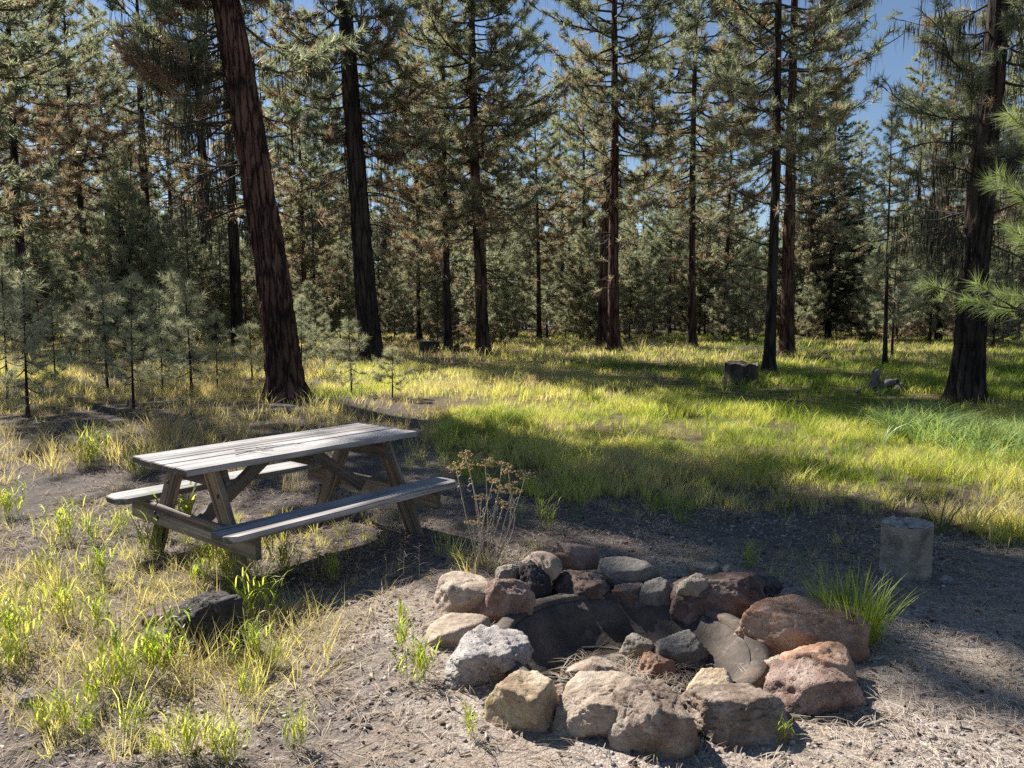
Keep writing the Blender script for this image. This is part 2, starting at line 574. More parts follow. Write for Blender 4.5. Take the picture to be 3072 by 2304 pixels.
def ground_mat():
    m, N, L = new_mat('forest_floor')
    out = N.new('ShaderNodeOutputMaterial')
    geo = N.new('ShaderNodeNewGeometry')
    P = geo.outputs['Position']
    at = N.new('ShaderNodeAttribute')
    at.attribute_name = 'tint'                     # 0 gravel, 1 turf soil
    peb = nd(N, 'ShaderNodeTexVoronoi', Scale=62.0)
    peb.inputs['Randomness'].default_value = 1.0
    edge = nd(N, 'ShaderNodeTexVoronoi', Scale=62.0)
    edge.feature = 'DISTANCE_TO_EDGE'
    big = nd(N, 'ShaderNodeTexNoise', Scale=1.4, Detail=5.0, Roughness=0.6)
    fine = nd(N, 'ShaderNodeTexNoise', Scale=45.0, Detail=6.0, Roughness=0.7)
    for n in (peb, edge, big, fine):
        L.new(P, n.inputs['Vector'])
    hsv = N.new('ShaderNodeSeparateColor')
    L.new(peb.outputs['Color'], hsv.inputs[0])
    pr = ramp(N, [(0.0, (0.14, 0.122, 0.112)), (0.3, (0.29, 0.25, 0.225)), (0.6, (0.41, 0.36, 0.325)), (0.85, (0.35, 0.295, 0.255)), (1.0, (0.52, 0.48, 0.44))])
    L.new(hsv.outputs[0], pr.inputs[0])
    er = ramp(N, [(0.0, (0.6, 0.57, 0.55)), (0.14, (1, 1, 1))])
    L.new(edge.outputs[0], er.inputs[0])
    grav = mixc(N, L, pr.outputs[0], er.outputs[0], 0.9, 'MULTIPLY')
    litter = ramp(N, [(0.3, (0.15, 0.115, 0.085)), (0.5, (0.31, 0.25, 0.19)), (0.72, (0.45, 0.385, 0.31))])
    L.new(fine.outputs[0], litter.inputs[0])
    bm = ramp(N, [(0.42, (0, 0, 0)), (0.58, (1, 1, 1))])
    L.new(big.outputs[0], bm.inputs[0])
    gl = mixc(N, L, grav, litter.outputs[0], mth(N, L, 'MULTIPLY', bm.outputs[0], 0.65))
    soil = ramp(N, [(0.3, (0.06, 0.045, 0.028)), (0.55, (0.15, 0.115, 0.062)), (0.75, (0.25, 0.20, 0.10))])
    L.new(fine.outputs[0], soil.inputs[0])
    c = mixc(N, L, gl, soil.outputs[0], at.outputs['Fac'])
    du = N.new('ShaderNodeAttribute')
    du.attribute_name = 'duff_shade'
    duf_shade = ramp(N, [(0.3, (0.030, 0.025, 0.024)), (0.55, (0.078, 0.064, 0.060)), (0.78, (0.16, 0.132, 0.118))])  # duff colours, kept dark and purple-grey to carry shade as well
    L.new(fine.outputs[0], duf_shade.inputs[0])
    c = mixc(N, L, c, duf_shade.outputs[0], du.outputs['Fac'])
    h = mth(N, L, 'ADD', mth(N, L, 'MULTIPLY', er.outputs[0], 0.6), mth(N, L, 'MULTIPLY', fine.outputs[0], 0.8))
    bp = nd(N, 'ShaderNodeBump', Strength=0.7, Distance=0.012)
    L.new(h, bp.inputs['Height'])
    bs = nd(N, 'ShaderNodeBsdfPrincipled', Roughness=0.92)
    bs.inputs['Specular IOR Level'].default_value = 0.15
    L.new(c, bs.inputs['Base Color'])
    L.new(bp.outputs[0], bs.inputs['Normal'])
    L.new(bs.outputs[0], out.inputs[0])
    return m


M['ground'] = ground_mat()

# ------------------------------------------------------------------ ground
PIT = np.array([0.57, 3.66])
PIT_R = 0.585
RING_TOP, PIT_FLOOR = 0.06, -0.16


def gz(x, y):
    x = np.atleast_1d(np.asarray(x, float))
    y = np.atleast_1d(np.asarray(y, float))
    z = (n2(x, y, 0.35, 5, 3) - 0.5) * 0.16 + (n2(x, y, 2.2, 9, 3) - 0.5) * 0.035
    far = np.clip((y - 7) / 20, 0, 1)
    z = z * (0.55 + 0.9 * far)
    d = np.hypot(x - PIT[0], y - PIT[1])
    k = np.clip((PIT_R + 0.05 - d) / 0.08, 0, 1)
    return z * (1 - k) + k * (-0.40)


FRONT = [G(*p)[:2] for p in ((930, 1010), (1150, 1105), (1450, 1125), (1900, 1130), (2212, 1200), (2500, 1250))]
FX = np.array([p[0] for p in FRONT])
FY = np.array([p[1] for p in FRONT])


def yfront(x):
    return np.interp(x, FX, FY)


def meadow_w(x, y):
    """0..1 how grassy the place is"""
    x = np.atleast_1d(np.asarray(x, float))
    y = np.atleast_1d(np.asarray(y, float))
    j = (n2(x, y, 0.9, 3, 3) - 0.5) * 1.6
    right = np.clip((y + j - yfront(x)) / 0.7, 0, 1) * np.clip((x + 0.95 + 0.25 * j + 0.12 * (y - 6)) / 0.5, 0, 1)
    back = np.clip((y + 2.0 * j - 11.5) / 2.5, 0, 1)
    leftf = np.clip((-x - 0.75 + 0.3 * j) / 0.5, 0, 1) * np.clip((5.7 - y) / 0.8, 0, 1) * np.clip((y + 0.3 * j + 0.35 * (-x - 0.8) - 3.1) / 0.8, 0, 1) * 0.6
    mid = np.clip((-x - 0.6) / 0.5, 0, 1) * np.clip((y - 5.5) / 1, 0, 1) * (0.16 + 0.9 * np.clip(n2(x, y, 0.55, 21, 2) - 0.5, 0, 1))
    return np.clip(np.maximum(np.maximum(right, back), np.maximum(leftf, mid)), 0, 1)


def build_ground():
    def axis(lo, f0, f1, hi, step, ratio):
        a = list(np.arange(f0, f1 + 1e-6, step))
        d = step
        while a[-1] < hi:
            d *= ratio
            a.append(a[-1] + d)
        d = step
        b = [a[0]]
        while b[-1] > lo:
            d *= ratio
            b.append(b[-1] - d)
        return np.array(b[:0:-1] + a)
    xs = axis(-240, -3.5, 4.0, 240, 0.045, 1.13)
    ys = axis(-40, 1.8, 7.5, 280, 0.045, 1.10)
    X, Y = np.meshgrid(xs, ys)
    x, y = X.ravel(), Y.ravel()
    V = np.stack([x, y, gz(x, y)], 1)
    nx, ny = len(xs), len(ys)
    i = np.arange(ny - 1)[:, None] * nx + np.arange(nx - 1)[None, :]
    F = np.stack([i, i + 1, i + nx + 1, i + nx], -1).reshape(-1, 4)
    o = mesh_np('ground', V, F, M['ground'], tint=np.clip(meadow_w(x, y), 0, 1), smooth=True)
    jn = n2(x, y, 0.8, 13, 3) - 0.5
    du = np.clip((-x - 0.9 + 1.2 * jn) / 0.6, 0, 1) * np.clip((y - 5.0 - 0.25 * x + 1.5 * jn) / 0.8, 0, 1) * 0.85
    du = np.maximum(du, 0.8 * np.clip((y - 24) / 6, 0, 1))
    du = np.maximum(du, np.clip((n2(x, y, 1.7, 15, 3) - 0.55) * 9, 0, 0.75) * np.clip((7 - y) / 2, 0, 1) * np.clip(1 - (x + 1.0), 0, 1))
    du = np.maximum(du, 0.72 * np.clip((y - 4.3 + 1.6 * jn) / 1.2, 0, 1) * np.clip((9 - y) / 2, 0, 1))  # strip from pit to meadow: needle duff, darkened to paint in deeper shade
    a = o.data.attributes.new('duff_shade', 'FLOAT', 'POINT')
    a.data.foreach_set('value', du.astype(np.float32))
    tag(o, 'gravel and needle strewn forest floor turning into meadow', None, None, 'structure')
    return o


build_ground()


def gz1(x, y):
    return float(gz(x, y)[0])


# ------------------------------------------------------------------ trees
def tuft_mesh(geo, P, D, T, rng, k, nl, nw, spread=0.18, fan=1.0):
    """needle tufts: P positions, D directions, T tints; k needles each of length nl, width nw"""
    n = len(P)
    if n == 0:
        return
    P = np.repeat(P, k, 0)
    D = np.repeat(D, k, 0)
    t = np.repeat(T, k) + rng.normal(0, 0.05, n * k)
    R = unit(rng.normal(size=(n * k, 3)))
    R = unit(R - D * (R * D).sum(1)[:, None])
    a = rng.uniform(0.15, 1.0, (n * k, 1))
    b = rng.uniform(0.35, 1.0, (n * k, 1)) * fan
    d = unit(D * a + R * b + np.array([0, 0, -0.06]))
    base = P - D * (rng.uniform(0, 1, (n * k, 1)) * spread)
    ln = nl * rng.uniform(0.7, 1.15, (n * k, 1))
    tip = base + d * ln
    w = unit(np.cross(d, unit(rng.normal(size=(n * k, 3))))) * (nw * 0.5)
    V = np.stack([base - w, base + w, tip], 1).reshape(-1, 3)
    F = np.arange(3 * n * k).reshape(-1, 3)
    geo.add(V, F, np.repeat(np.clip(t, 0, 1), 3))


def lichen_mesh(geo, P, rng, lmin, lmax, w=0.006):
    if len(P) == 0:
        return
    # each wisp is a bundle of thin strands
    P = np.repeat(P, 3, 0) + rng.normal(0, 0.03, (len(P) * 3, 3)) * np.array([1, 1, 0.3])
    n = len(P)
    ln = rng.uniform(lmin, lmax, n) * rng.uniform(0.4, 1, n)
    a = rng.uniform(0, np.pi * 2, n)
    side = np.stack([np.cos(a), np.sin(a), 0 * a], 1) * w * rng.uniform(0.5, 1.4, n)[:, None]
    sway = np.stack([rng.normal(0, 0.06, n), rng.normal(0, 0.06, n), -np.ones(n)], 1) * ln[:, None]
    mid = P + sway * 0.5 + rng.normal(0, 0.02, (n, 3))
    V = np.stack([P - side * 0.5, P + side * 0.5, mid + side, mid - side, P + sway], 1).reshape(-1, 3)
    b = np.arange(n)[:, None] * 5
    F = np.concatenate([b + np.array([[0, 1, 2]]), b + np.array([[0, 2, 3]]), b + np.array([[3, 2, 4]])])
    geo.add(V, F)


def trunk_obj(pts, rad, mat, parent, seed, seg=28, rings=70, furrow=0.05, name='trunk'):
    """tapered trunk along pts (k,3), with bark furrows and a root flare"""
    pts = np.asarray(pts, float)
    s = np.concatenate([[0], np.cumsum(np.linalg.norm(np.diff(pts, axis=0), axis=1))])
    u = np.linspace(0, 1, rings) ** 1.35 * s[-1]
    C = np.stack([np.interp(u, s, pts[:, i]) for i in range(3)], 1)
    # smooth the centre line a little
    for _ in range(3):
        C[1:-1] = 0.25 * C[:-2] + 0.5 * C[1:-1] + 0.25 * C[2:]
    r = np.array([rad(q) for q in u / s[-1]])
    r = r * (1 + 0.45 * np.exp(-(u / 0.30)) + 0.10 * np.exp(-u / 1.2))
    a = np.linspace(0, 2 * np.pi, seg, endpoint=False)
    A, U = np.meshgrid(a, u)
    Rr = np.repeat(r[:, None], seg, 1)
    q = np.stack([np.cos(A) * 5.0, np.sin(A) * 5.0, U * 1.6], -1).reshape(-1, 3)
    f = fbm(q + (fbm(q * 0.7, seed + 40, 2)[:, None] - 0.5) * 1.5, seed, 4)
    ridg = np.abs(f - 0.5) * 2
    roots = 0.16 * np.exp(-U / 0.35) * np.sin(A * 5 + seed)
    Rr = Rr * (1 + roots) + (np.minimum(ridg.reshape(Rr.shape), 0.35) - 0.2) * furrow * np.clip(r / 0.25, 0.2, 1)[:, None]
    V = np.stack([C[:, 0:1] + Rr * np.cos(A), C[:, 1:2] + Rr * np.sin(A), np.repeat(C[:, 2:3], seg, 1)], -1).reshape(-1, 3)
    i = np.arange(rings - 1)[:, None] * seg
    j = np.arange(seg)[None, :]
    k = (j + 1) % seg
    F = np.stack([i + j, i + k, i + seg + k, i + seg + j], -1).reshape(-1, 4)
    top = len(V)
    V = np.concatenate([V, C[-1:] + [[0, 0, r[-1]]]])
    F3 = np.concatenate([F[:, [0, 1, 2]], F[:, [0, 2, 3]],
                         np.stack([(rings - 1) * seg + np.arange(seg), (rings - 1) * seg + (np.arange(seg) + 1) % seg, np.full(seg, top)], 1)])
    return mesh_np(name, V, F3, mat, parent, smooth=True)


def make_tree(name, label, loc, H, dia, cb, cr, nb, seed, mat='bark_dark', path=None, k=22, nl=0.18, nw=0.011,
              twigs=11, dead=0.12, lichen=0, dead_from=None, ndead=0, group=None, limbs=False, needle='needles',
              droop=0.25, seg=24, rings=60, furrow=0.05, cat='tree', zmax=None, az_bias=None, tuft_len=0.18,
              twig_len=0.5, tint0=0.2, shape='pine', lich_len=(0.2, 0.7), thin=1.0, fan=1.0, side=0.0, clear=0):
    """a conifer: Empty > trunk, limb(s) or branches, needles, lichen. path: centre line relative to the base"""
    rng = np.random.default_rng(seed)
    root = empty(name, (loc[0], loc[1], (gz1(loc[0], loc[1]) if len(loc) < 3 else loc[2]) - 0.05), 0, label, cat, group)
    if path is None:
        lx, ly = rng.normal(0, 0.012, 2) * H
        path = [(0, 0, 0), (lx * 0.2, ly * 0.2, H * 0.35), (lx * 0.6, ly * 0.6, H * 0.7), (lx, ly, H)]
    path = np.asarray(path, float)
    rad = lambda q: max(0.012, dia / 2 * (1 - q) ** 0.75 * (1 - 0.12 * q))
    trunk_obj(path, rad, M[mat], root, seed, seg, rings, furrow)
    zc = path[:, 2]
    ctr = lambda z: np.array([np.interp(z, zc, path[:, 0]), np.interp(z, zc, path[:, 1]), z])
    nee, bra, lic = Geo(), Geo(), Geo()
    TP, TD, TT, LP = [], [], [], []
    limb_objs = []
    specs = []
    for i in range(nb):
        t = (i + rng.uniform(0.0, 1.0)) / nb
        z = cb + (H - cb) * t ** 0.92
        if zmax and z > zmax and rng.uniform() < 0.72:
            continue
        if shape == 'pine':
            Lr = cr * ((0.62 + 0.38 * t / 0.28) if t < 0.28 else (1 - ((t - 0.28) / 0.72) ** 1.5 * 0.93))
        else:
            Lr = cr * (1 - t) ** 0.85 + 0.1
        specs.append((z, Lr * rng.uniform(0.6, 1.12), t, False))
    if ndead:
        for i in range(ndead):
            z = rng.uniform(dead_from, cb + 1.0)
            specs.append((z, cr * rng.uniform(0.25, 0.8), 0.0, True))
    for bi, (z, Lb, t, isdead) in enumerate(specs):
        az = bi * 2.399 + rng.uniform(-0.5, 0.5)
        if az_bias is not None and rng.uniform() < az_bias[1]:
            az = az_bias[0] + rng.normal(0, 0.7)
        if clear and z < clear:                      # no branch straight towards the clearing's open side
            dd = (az - math.radians(285) + math.pi) % (2 * math.pi) - math.pi
            if abs(dd) < 0.95:
                az += math.copysign(0.95, dd)
        h = np.array([math.cos(az), math.sin(az), 0])
        c = ctr(z)
        q = np.linspace(0, 1, 7)
        if shape == 'pine':
            up = 0.50 * t + 0.02 + rng.normal(0, 0.15)
            drp = droop * rng.uniform(0.3, 1.7)
            dz = Lb * (up * q - drp * (1 - t) * np.sin(q * np.pi * 0.8) + rng.uniform(0.05, 0.25) * q ** 2.5)
        else:
            up = 0.25 * t - 0.12 + rng.normal(0, 0.05)
            dz = Lb * (up * q - 0.25 * q + 0.2 * q ** 2.5)
        if isdead:
            dz = Lb * (rng.normal(-0.05, 0.18) * q - 0.12 * np.sin(q * 3 + rng.uniform(0, 6)))
        wob = np.cross(h, [0, 0, 1])[None, :] * (Lb * 0.10 * np.sin(q * rng.uniform(2, 5) + rng.uniform(0, 6)) * q)[:, None]
        B = c + h * (Lb * q)[:, None] + wob + np.stack([0 * q, 0 * q, dz], 1)
        br = max(0.006, min(0.05, 0.013 * Lb + 0.006)) * (1 if not isdead else 0.8)
        tv, tf = tube(B, br * (1 - 0.85 * q), 5 if seg > 14 else 4, False)
        bg = Geo() if limbs and Lb > 0.8 else bra
        bg.add(tv, tf)
        T = unit(np.gradient(B, axis=0))
        nt = max(2, int(twigs * Lb / max(cr, 0.1) * rng.uniform(0.8, 1.2))) if not isdead else int(rng.integers(2, 6))
        sq = np.sort(rng.uniform(0.14 if not isdead else 0.2, 1.0, nt) ** 0.85)
        if nt > 2 and not isdead:
            sq[-1] = 1.0
        base = np.stack([np.interp(sq, q, B[:, a]) for a in range(3)], 1)
        tg = unit(np.stack([np.interp(sq, q, T[:, a]) for a in range(3)], 1))
        sidev = np.cross(tg, [0, 0, 1.0])
        sgn = rng.choice([-1, 1], nt)[:, None]
        ang = rng.uniform(0.25, 1.0, (nt, 1))
        dirs = unit(tg * 0.9 + sidev * sgn * ang + np.array([0, 0, 1.0]) * rng.uniform(-0.15, 0.55, (nt, 1)))
        dirs[-1] = tg[-1]
        tl = twig_len * rng.uniform(0.5, 1.15, nt) * min(1.0, 0.35 + 0.65 * Lb / max(cr, .1))
        ends = base + dirs * tl[:, None] * (0.7 if isdead else 1)
        for e0, e1 in zip(base, ends):
            v = np.array([e0, 0.5 * (e0 + e1) + rng.normal(0, 0.02, 3), e1])
            a_, b_ = tube(v, [br * 0.4 + 0.002, br * 0.3 + 0.0015, 0.0025], 3, False)
            bg.add(a_, b_)
        if limbs and Lb > 0.8:
            limb_objs.append(bg)
        if isdead:
            on = rng.uniform(size=nt) < 0.22 * thin
            tt = rng.uniform(0.75, 1.0, nt)
        else:
            on = rng.uniform(size=nt) < thin
            p_dead = dead * (1.9 if t < 0.35 else 0.25)
            tt = np.where(rng.uniform(size=nt) < p_dead, rng.uniform(0.72, 1.0, nt), np.clip(tint0 + rng.normal(0, 0.13, nt), 0, 0.62))
            if rng.uniform() < p_dead * 0.6:
                tt = rng.uniform(0.65, 1.0, nt)
        TP.append(ends[on]); TD.append(dirs[on]); TT.append(tt[on])
        if not isdead:
            for fr, pr in ((0.55, 0.85), (0.78, side)):
                half = on & (rng.uniform(size=nt) < pr)
                off = rng.normal(0, 0.12, ends.shape) * (tl[:, None] if side > 0.3 else 0.3)
                TP.append(((1 - fr) * base + fr * ends + off)[half]); TD.append(unit(dirs + rng.normal(0, 0.45, dirs.shape))[half]); TT.append(tt[half])
        if lichen:
            m = int(lichen * Lb / cr * rng.uniform(0.3, 1.5))
            if m:
                lp = rng.uniform(0.08, 1.0, m)
                p1 = np.stack([np.interp(lp, q, B[:, a]) for a in range(3)], 1)
                ii = rng.integers(0, nt, m)
                p2 = base[ii] + (ends - base)[ii] * rng.uniform(0, 1, (m, 1))
                LP.append(np.where(rng.uniform(size=(m, 1)) < 0.5, p1, p2))
    tuft_mesh(nee, np.concatenate(TP), np.concatenate(TD), np.concatenate(TT), rng, k, nl, nw, tuft_len, fan)
    for g_ in limb_objs:
        g_.obj('limb', M['twig'], root)
    bra.obj('branches', M['twig'], root)
    tag(nee.obj('needles', M[needle], root), kind='stuff')
    if lichen and LP:
        lichen_mesh(lic, np.concatenate(LP), rng, *lich_len)
        tag(lic.obj('lichen', M['lichen'], root), kind='stuff')
    return root


def rel(points, depth, base):
    """trunk centre line seen at these picture points, all at one distance"""
    P = np.array([AT(px, py, depth) for px, py in points])
    P = P - np.array([base[0], base[1], P[0, 2]])
    return P


def extend(P, H):
    P = [tuple(p) for p in P]
    d = np.array(P[-1]) - np.array(P[-2])
    d = d / d[2]
    z = P[-1][2]
    while z < H:
        dz = min(3.0, H - z)
        d = d * np.array([0.85, 0.85, 1])
        n = np.array(P[-1]) + d * dz
        z = n[2]
        P.append(tuple(n))
        if H - z < 1e-6:
            break
    return P


T_GROUP = 'large pines around the clearing'
# the leaning pine beside the table
b = G(622, 862)
p = extend(rel([(622, 862), (590, 600), (552, 360), (513, 130), (489, 0)], b[1], b), 26)
make_tree('leaning_pine', 'thick reddish pine trunk leaning over behind the picnic table', b[:2], 26, 0.62, 5.4, 2.6, 250, 11, 'bark_red', p,
          k=30, nl=0.23, nw=0.023, twigs=15, dead=0.12, lichen=34, twig_len=0.65, side=0.4, dead_from=3.2, ndead=30, group=T_GROUP, limbs=True,
          seg=96, rings=260, furrow=0.16, az_bias=(math.radians(192), 0.7), lich_len=(0.25, 1.0), thin=1.0, clear=9)
# the dark straight one behind it
b = G(803, 782)
p = extend(rel([(803, 782), (790, 640), (775, 430), (760, 230), (745, 0)], b[1], b), 24)
make_tree('dark_pine', 'dark furrowed pine with long drooping lichen, second large trunk from the table', b[:2], 24, 0.70, 6.6, 3.1, 210, 12, 'bark_dark', p,
          k=26, nl=0.23, nw=0.024, twigs=17, dead=0.12, lichen=34, twig_len=0.65, side=0.5, dead_from=4.0, ndead=46, group=T_GROUP, limbs=True,
          seg=64, rings=170, furrow=0.13, lich_len=(0.25, 0.9), thin=1.0, clear=9)
# the big pine on the far side of the meadow at the right
b = G(2088, 868)
p = extend(rel([(2088, 868), (2100, 640), (2118, 420), (2140, 200), (2155, 60)], b[1], b), 20)
make_tree('shaggy_pine', 'broad black-barked pine hung with shaggy lichen behind the tall pale grass', b[:2], 20, 0.50, 4.4, 2.3, 150, 13, 'bark_dark', p,
          k=34, nl=0.22, nw=0.012, twigs=16, dead=0.06, lichen=56, twig_len=0.6, side=0.6, zmax=9.5, dead_from=2.6, ndead=30, group=T_GROUP, limbs=True,
          seg=64, rings=160, furrow=0.13, lich_len=(0.25, 0.9), tint0=0.22)
# middle trees, left to right: (name, label, base px, trunk points above, H, dia, cb, cr, nb, bark, dead)
MID = [
    ('edge_pine', 'slim dark pine nearest the left edge with bare lower branches', (62, 770), [(45, 560), (30, 330), (18, 60)], 17, 0.36, 4.5, 2.3, 60, 'bark_dark', 0.30, 14, 0.8),
    ('bent_pine', 'thin curving pine with orange dying needles left of the saplings', (196, 752), [(192, 600), (172, 420), (150, 240), (140, 60)], 16, 0.36, 5.2, 2.4, 60, 'bark_brown', 0.45, 12, 0.8),
    ('reddish_pine', 'brown pine trunk rising behind the cluster of green saplings', (326, 740), [(322, 600), (312, 400), (303, 220), (296, 0)], 20, 0.55, 5.5, 2.7, 64, 'bark_red', 0.25, 12, 0.8),
    ('mossy_pine', 'left trunk of the two dark trunks close behind the leaning pine', (452, 742), [(449, 600), (440, 400), (430, 200), (425, 0)], 22, 0.62, 6.5, 2.9, 56, 'bark_dark', 0.35, 40, 0.7),
    ('mossy_pine', 'right trunk of the two dark trunks close behind the leaning pine', (514, 757), [(508, 600), (500, 420), (490, 200), (482, 0)], 21, 0.50, 7.0, 2.6, 50, 'bark_dark', 0.3, 36, 0.7),
    ('slender_pine', 'slim pine between the low dark stump and the bushy pine', (968, 764), [(964, 600), (960, 430), (958, 250)], 15, 0.32, 3.8, 2.1, 56, 'bark_dark', 0.30, 6, 0.9),
    ('bushy_pine', 'full bushy grey-green pine standing right of the low dark stump', (1044, 770), [(1036, 560), (1025, 350), (1018, 0)], 19, 0.46, 4.3, 3.1, 120, 'bark_brown', 0.20, 8, 1.0),
    ('straight_pine', 'tall straight pine with reddish lower trunk in the middle of the clearing', (1326, 760), [(1325, 550), (1328, 300), (1327, 0)], 21, 0.46, 5.5, 2.9, 110, 'bark_red', 0.16, 18, 0.95),
    ('airy_pine', 'tall airy pine with slim grey trunk right of the straight reddish pine', (1495, 750), [(1494, 560), (1497, 300), (1503, 60)], 20, 0.38, 4.8, 2.9, 100, 'bark_brown', 0.16, 6, 0.95),
    ('thin_black_pine', 'thin black pine trunk just behind the uneven stump', (1661, 806), [(1668, 620), (1676, 380), (1682, 0)], 17, 0.29, 5.0, 2.3, 70, 'bark_dark', 0.12, 12, 0.8),
    ('red_bark_pine', 'red-barked pine standing beside the thin black trunk', (1700, 772), [(1703, 560), (1709, 330), (1714, 100)], 19, 0.48, 7.0, 2.6, 80, 'bark_red', 0.12, 10, 0.9),
]
for i, (nm, lab, bp, up, H, dia, cb, cr, nb, bark, dead, lich, thin) in enumerate(MID):
    b = G(*bp)
    p = extend(rel([bp] + up, b[1], b), H)
    make_tree(nm, lab, b[:2], H, dia, cb, cr * 1.12, int(nb * 1.5), 40 + i, bark, p, k=24, nl=0.24, nw=0.022, twigs=17, twig_len=0.7, side=0.7, zmax=3.5 + 0.44 * b[1], dead=dead, lichen=lich,
              dead_from=2.0, ndead=18, group=T_GROUP, seg=26, rings=70, furrow=0.06, thin=thin, tint0=0.3, lich_len=(0.2, 0.9))
# young thin trees on the right
b = G(1911, 792)
make_tree('young_pine', 'young thin-stemmed pine between the uneven stump and the shaggy pine', b[:2], 7.2, 0.13, 1.6, 1.25, 64, 61, 'bark_dark',
          extend(rel([(1911, 792), (1916, 600), (1922, 400)], b[1], b), 7.2), k=26, nl=0.19, nw=0.012, twigs=9, dead=0.05, thin=0.9, twig_len=0.35, group='young pines', seg=12, rings=30, furrow=0.01, tint0=0.3)
b = G(1926, 775)
make_tree('young_pine', 'spindly young pine close behind the thin-stemmed one', b[:2], 5.0, 0.08, 1.2, 1.0, 34, 62, 'bark_dark',
          None, k=24, nl=0.19, nw=0.013, twigs=8, dead=0.08, thin=0.9, twig_len=0.3, group='young pines', seg=10, rings=24, furrow=0.01, tint0=0.3)
# dark short-needled fir
b = AT(1790, 700, 42)
make_tree('dark_fir', 'dark dense short-needled fir right of the red-barked pine', b[:2], 14.5, 0.30, 1.2, 2.6, 210, 63, 'bark_dark', None, k=34, nl=0.12, nw=0.028,
          twigs=16, dead=0.0, needle='needles_fir', shape='fir', group=None, seg=14, rings=30, tuft_len=0.4, twig_len=0.6, tint0=0.25)
# the near young pine whose branches reach in from the right
make_tree('near_young_pine', 'bright green long-needled young pine reaching in at the right edge', (6.35, 7.3), 4.1, 0.13, 1.2, 1.6, 70, 64, 'bark_brown', None,
          k=90, nl=0.20, nw=0.0046, twigs=10, dead=0.08, needle='needles_young', group=None, limbs=True, seg=18, rings=50, furrow=0.015, droop=0.12,
          tuft_len=0.16, twig_len=0.42, tint0=0.3, az_bias=(math.radians(190), 0.3), fan=0.8)

# off-frame pine on the sun side whose crown shades the middle of the clearing
make_tree('shade_pine', 'tall dense pine left of the clearing that shades the litter behind the table', (-13.2, 18.95), 22, 0.55, 2.6, 2.6, 190, 71, 'bark_brown', None,
          k=18, nl=0.23, nw=0.036, twigs=16, dead=0.1, group=T_GROUP, seg=20, rings=50)

# ------- library of background pines, then copies
LIB_TALL, LIB_SMALL = [], []
BG_GROUP, SM_GROUP = 'pines in the wood behind the clearing', 'small pines of the understorey'


def place(proto, used, x, y, sc, rz, label, group, zs=1.0):
    if proto not in used:
        used.append(proto)
        r = proto
    else:
        r = copy_tree(proto)
    r.location = (x, y, gz1(x, y) - 0.05)
    r.rotation_euler = (0, 0, rz)
    r.scale = (sc, sc, sc * zs)
    r['label'] = label
    r['group'] = group
    return r


for i, (cb, cr, nb, dead, dia, bark) in enumerate([(3.0, 2.6, 80, 0.2, 0.34, 'bark_dark'), (4.5, 2.4, 70, 0.36, 0.36, 'bark_brown'),
                                                   (2.2, 2.8, 90, 0.15, 0.36, 'bark_dark'), (5.5, 2.3, 60, 0.2, 0.40, 'bark_red'), (3.2, 2.4, 84, 0.42, 0.32, 'bark_dark')]):
    LIB_TALL.append(make_tree('background_pine', 'x', (0, 200 + i), 18, dia, cb, cr * 1.1, int(nb * 1.5), 100 + i, bark, None, k=18, nl=0.27, nw=0.034, twigs=14, twig_len=0.7, side=0.6, dead=dead,
                              ndead=14, dead_from=1.2, lichen=4, seg=12, rings=30, furrow=0.03, tint0=0.33))
for i, (H, cb, cr, nb) in enumerate([(6.5, 0.5, 1.6, 80), (5.0, 0.35, 1.4, 66), (4.0, 0.3, 1.2, 56), (8.5, 1.2, 1.7, 86)]):
    LIB_SMALL.append(make_tree('understorey_pine', 'x', (0, 210 + i), H, 0.02 * H, cb, cr, nb, 120 + i, 'bark_brown', None, k=24, nl=0.24, nw=0.024, twigs=9, dead=0.08 + 0.08 * (i % 2),
                               seg=8, rings=16, furrow=0.005, twig_len=0.4, tint0=0.36))
rng = np.random.default_rng(5)
used = []
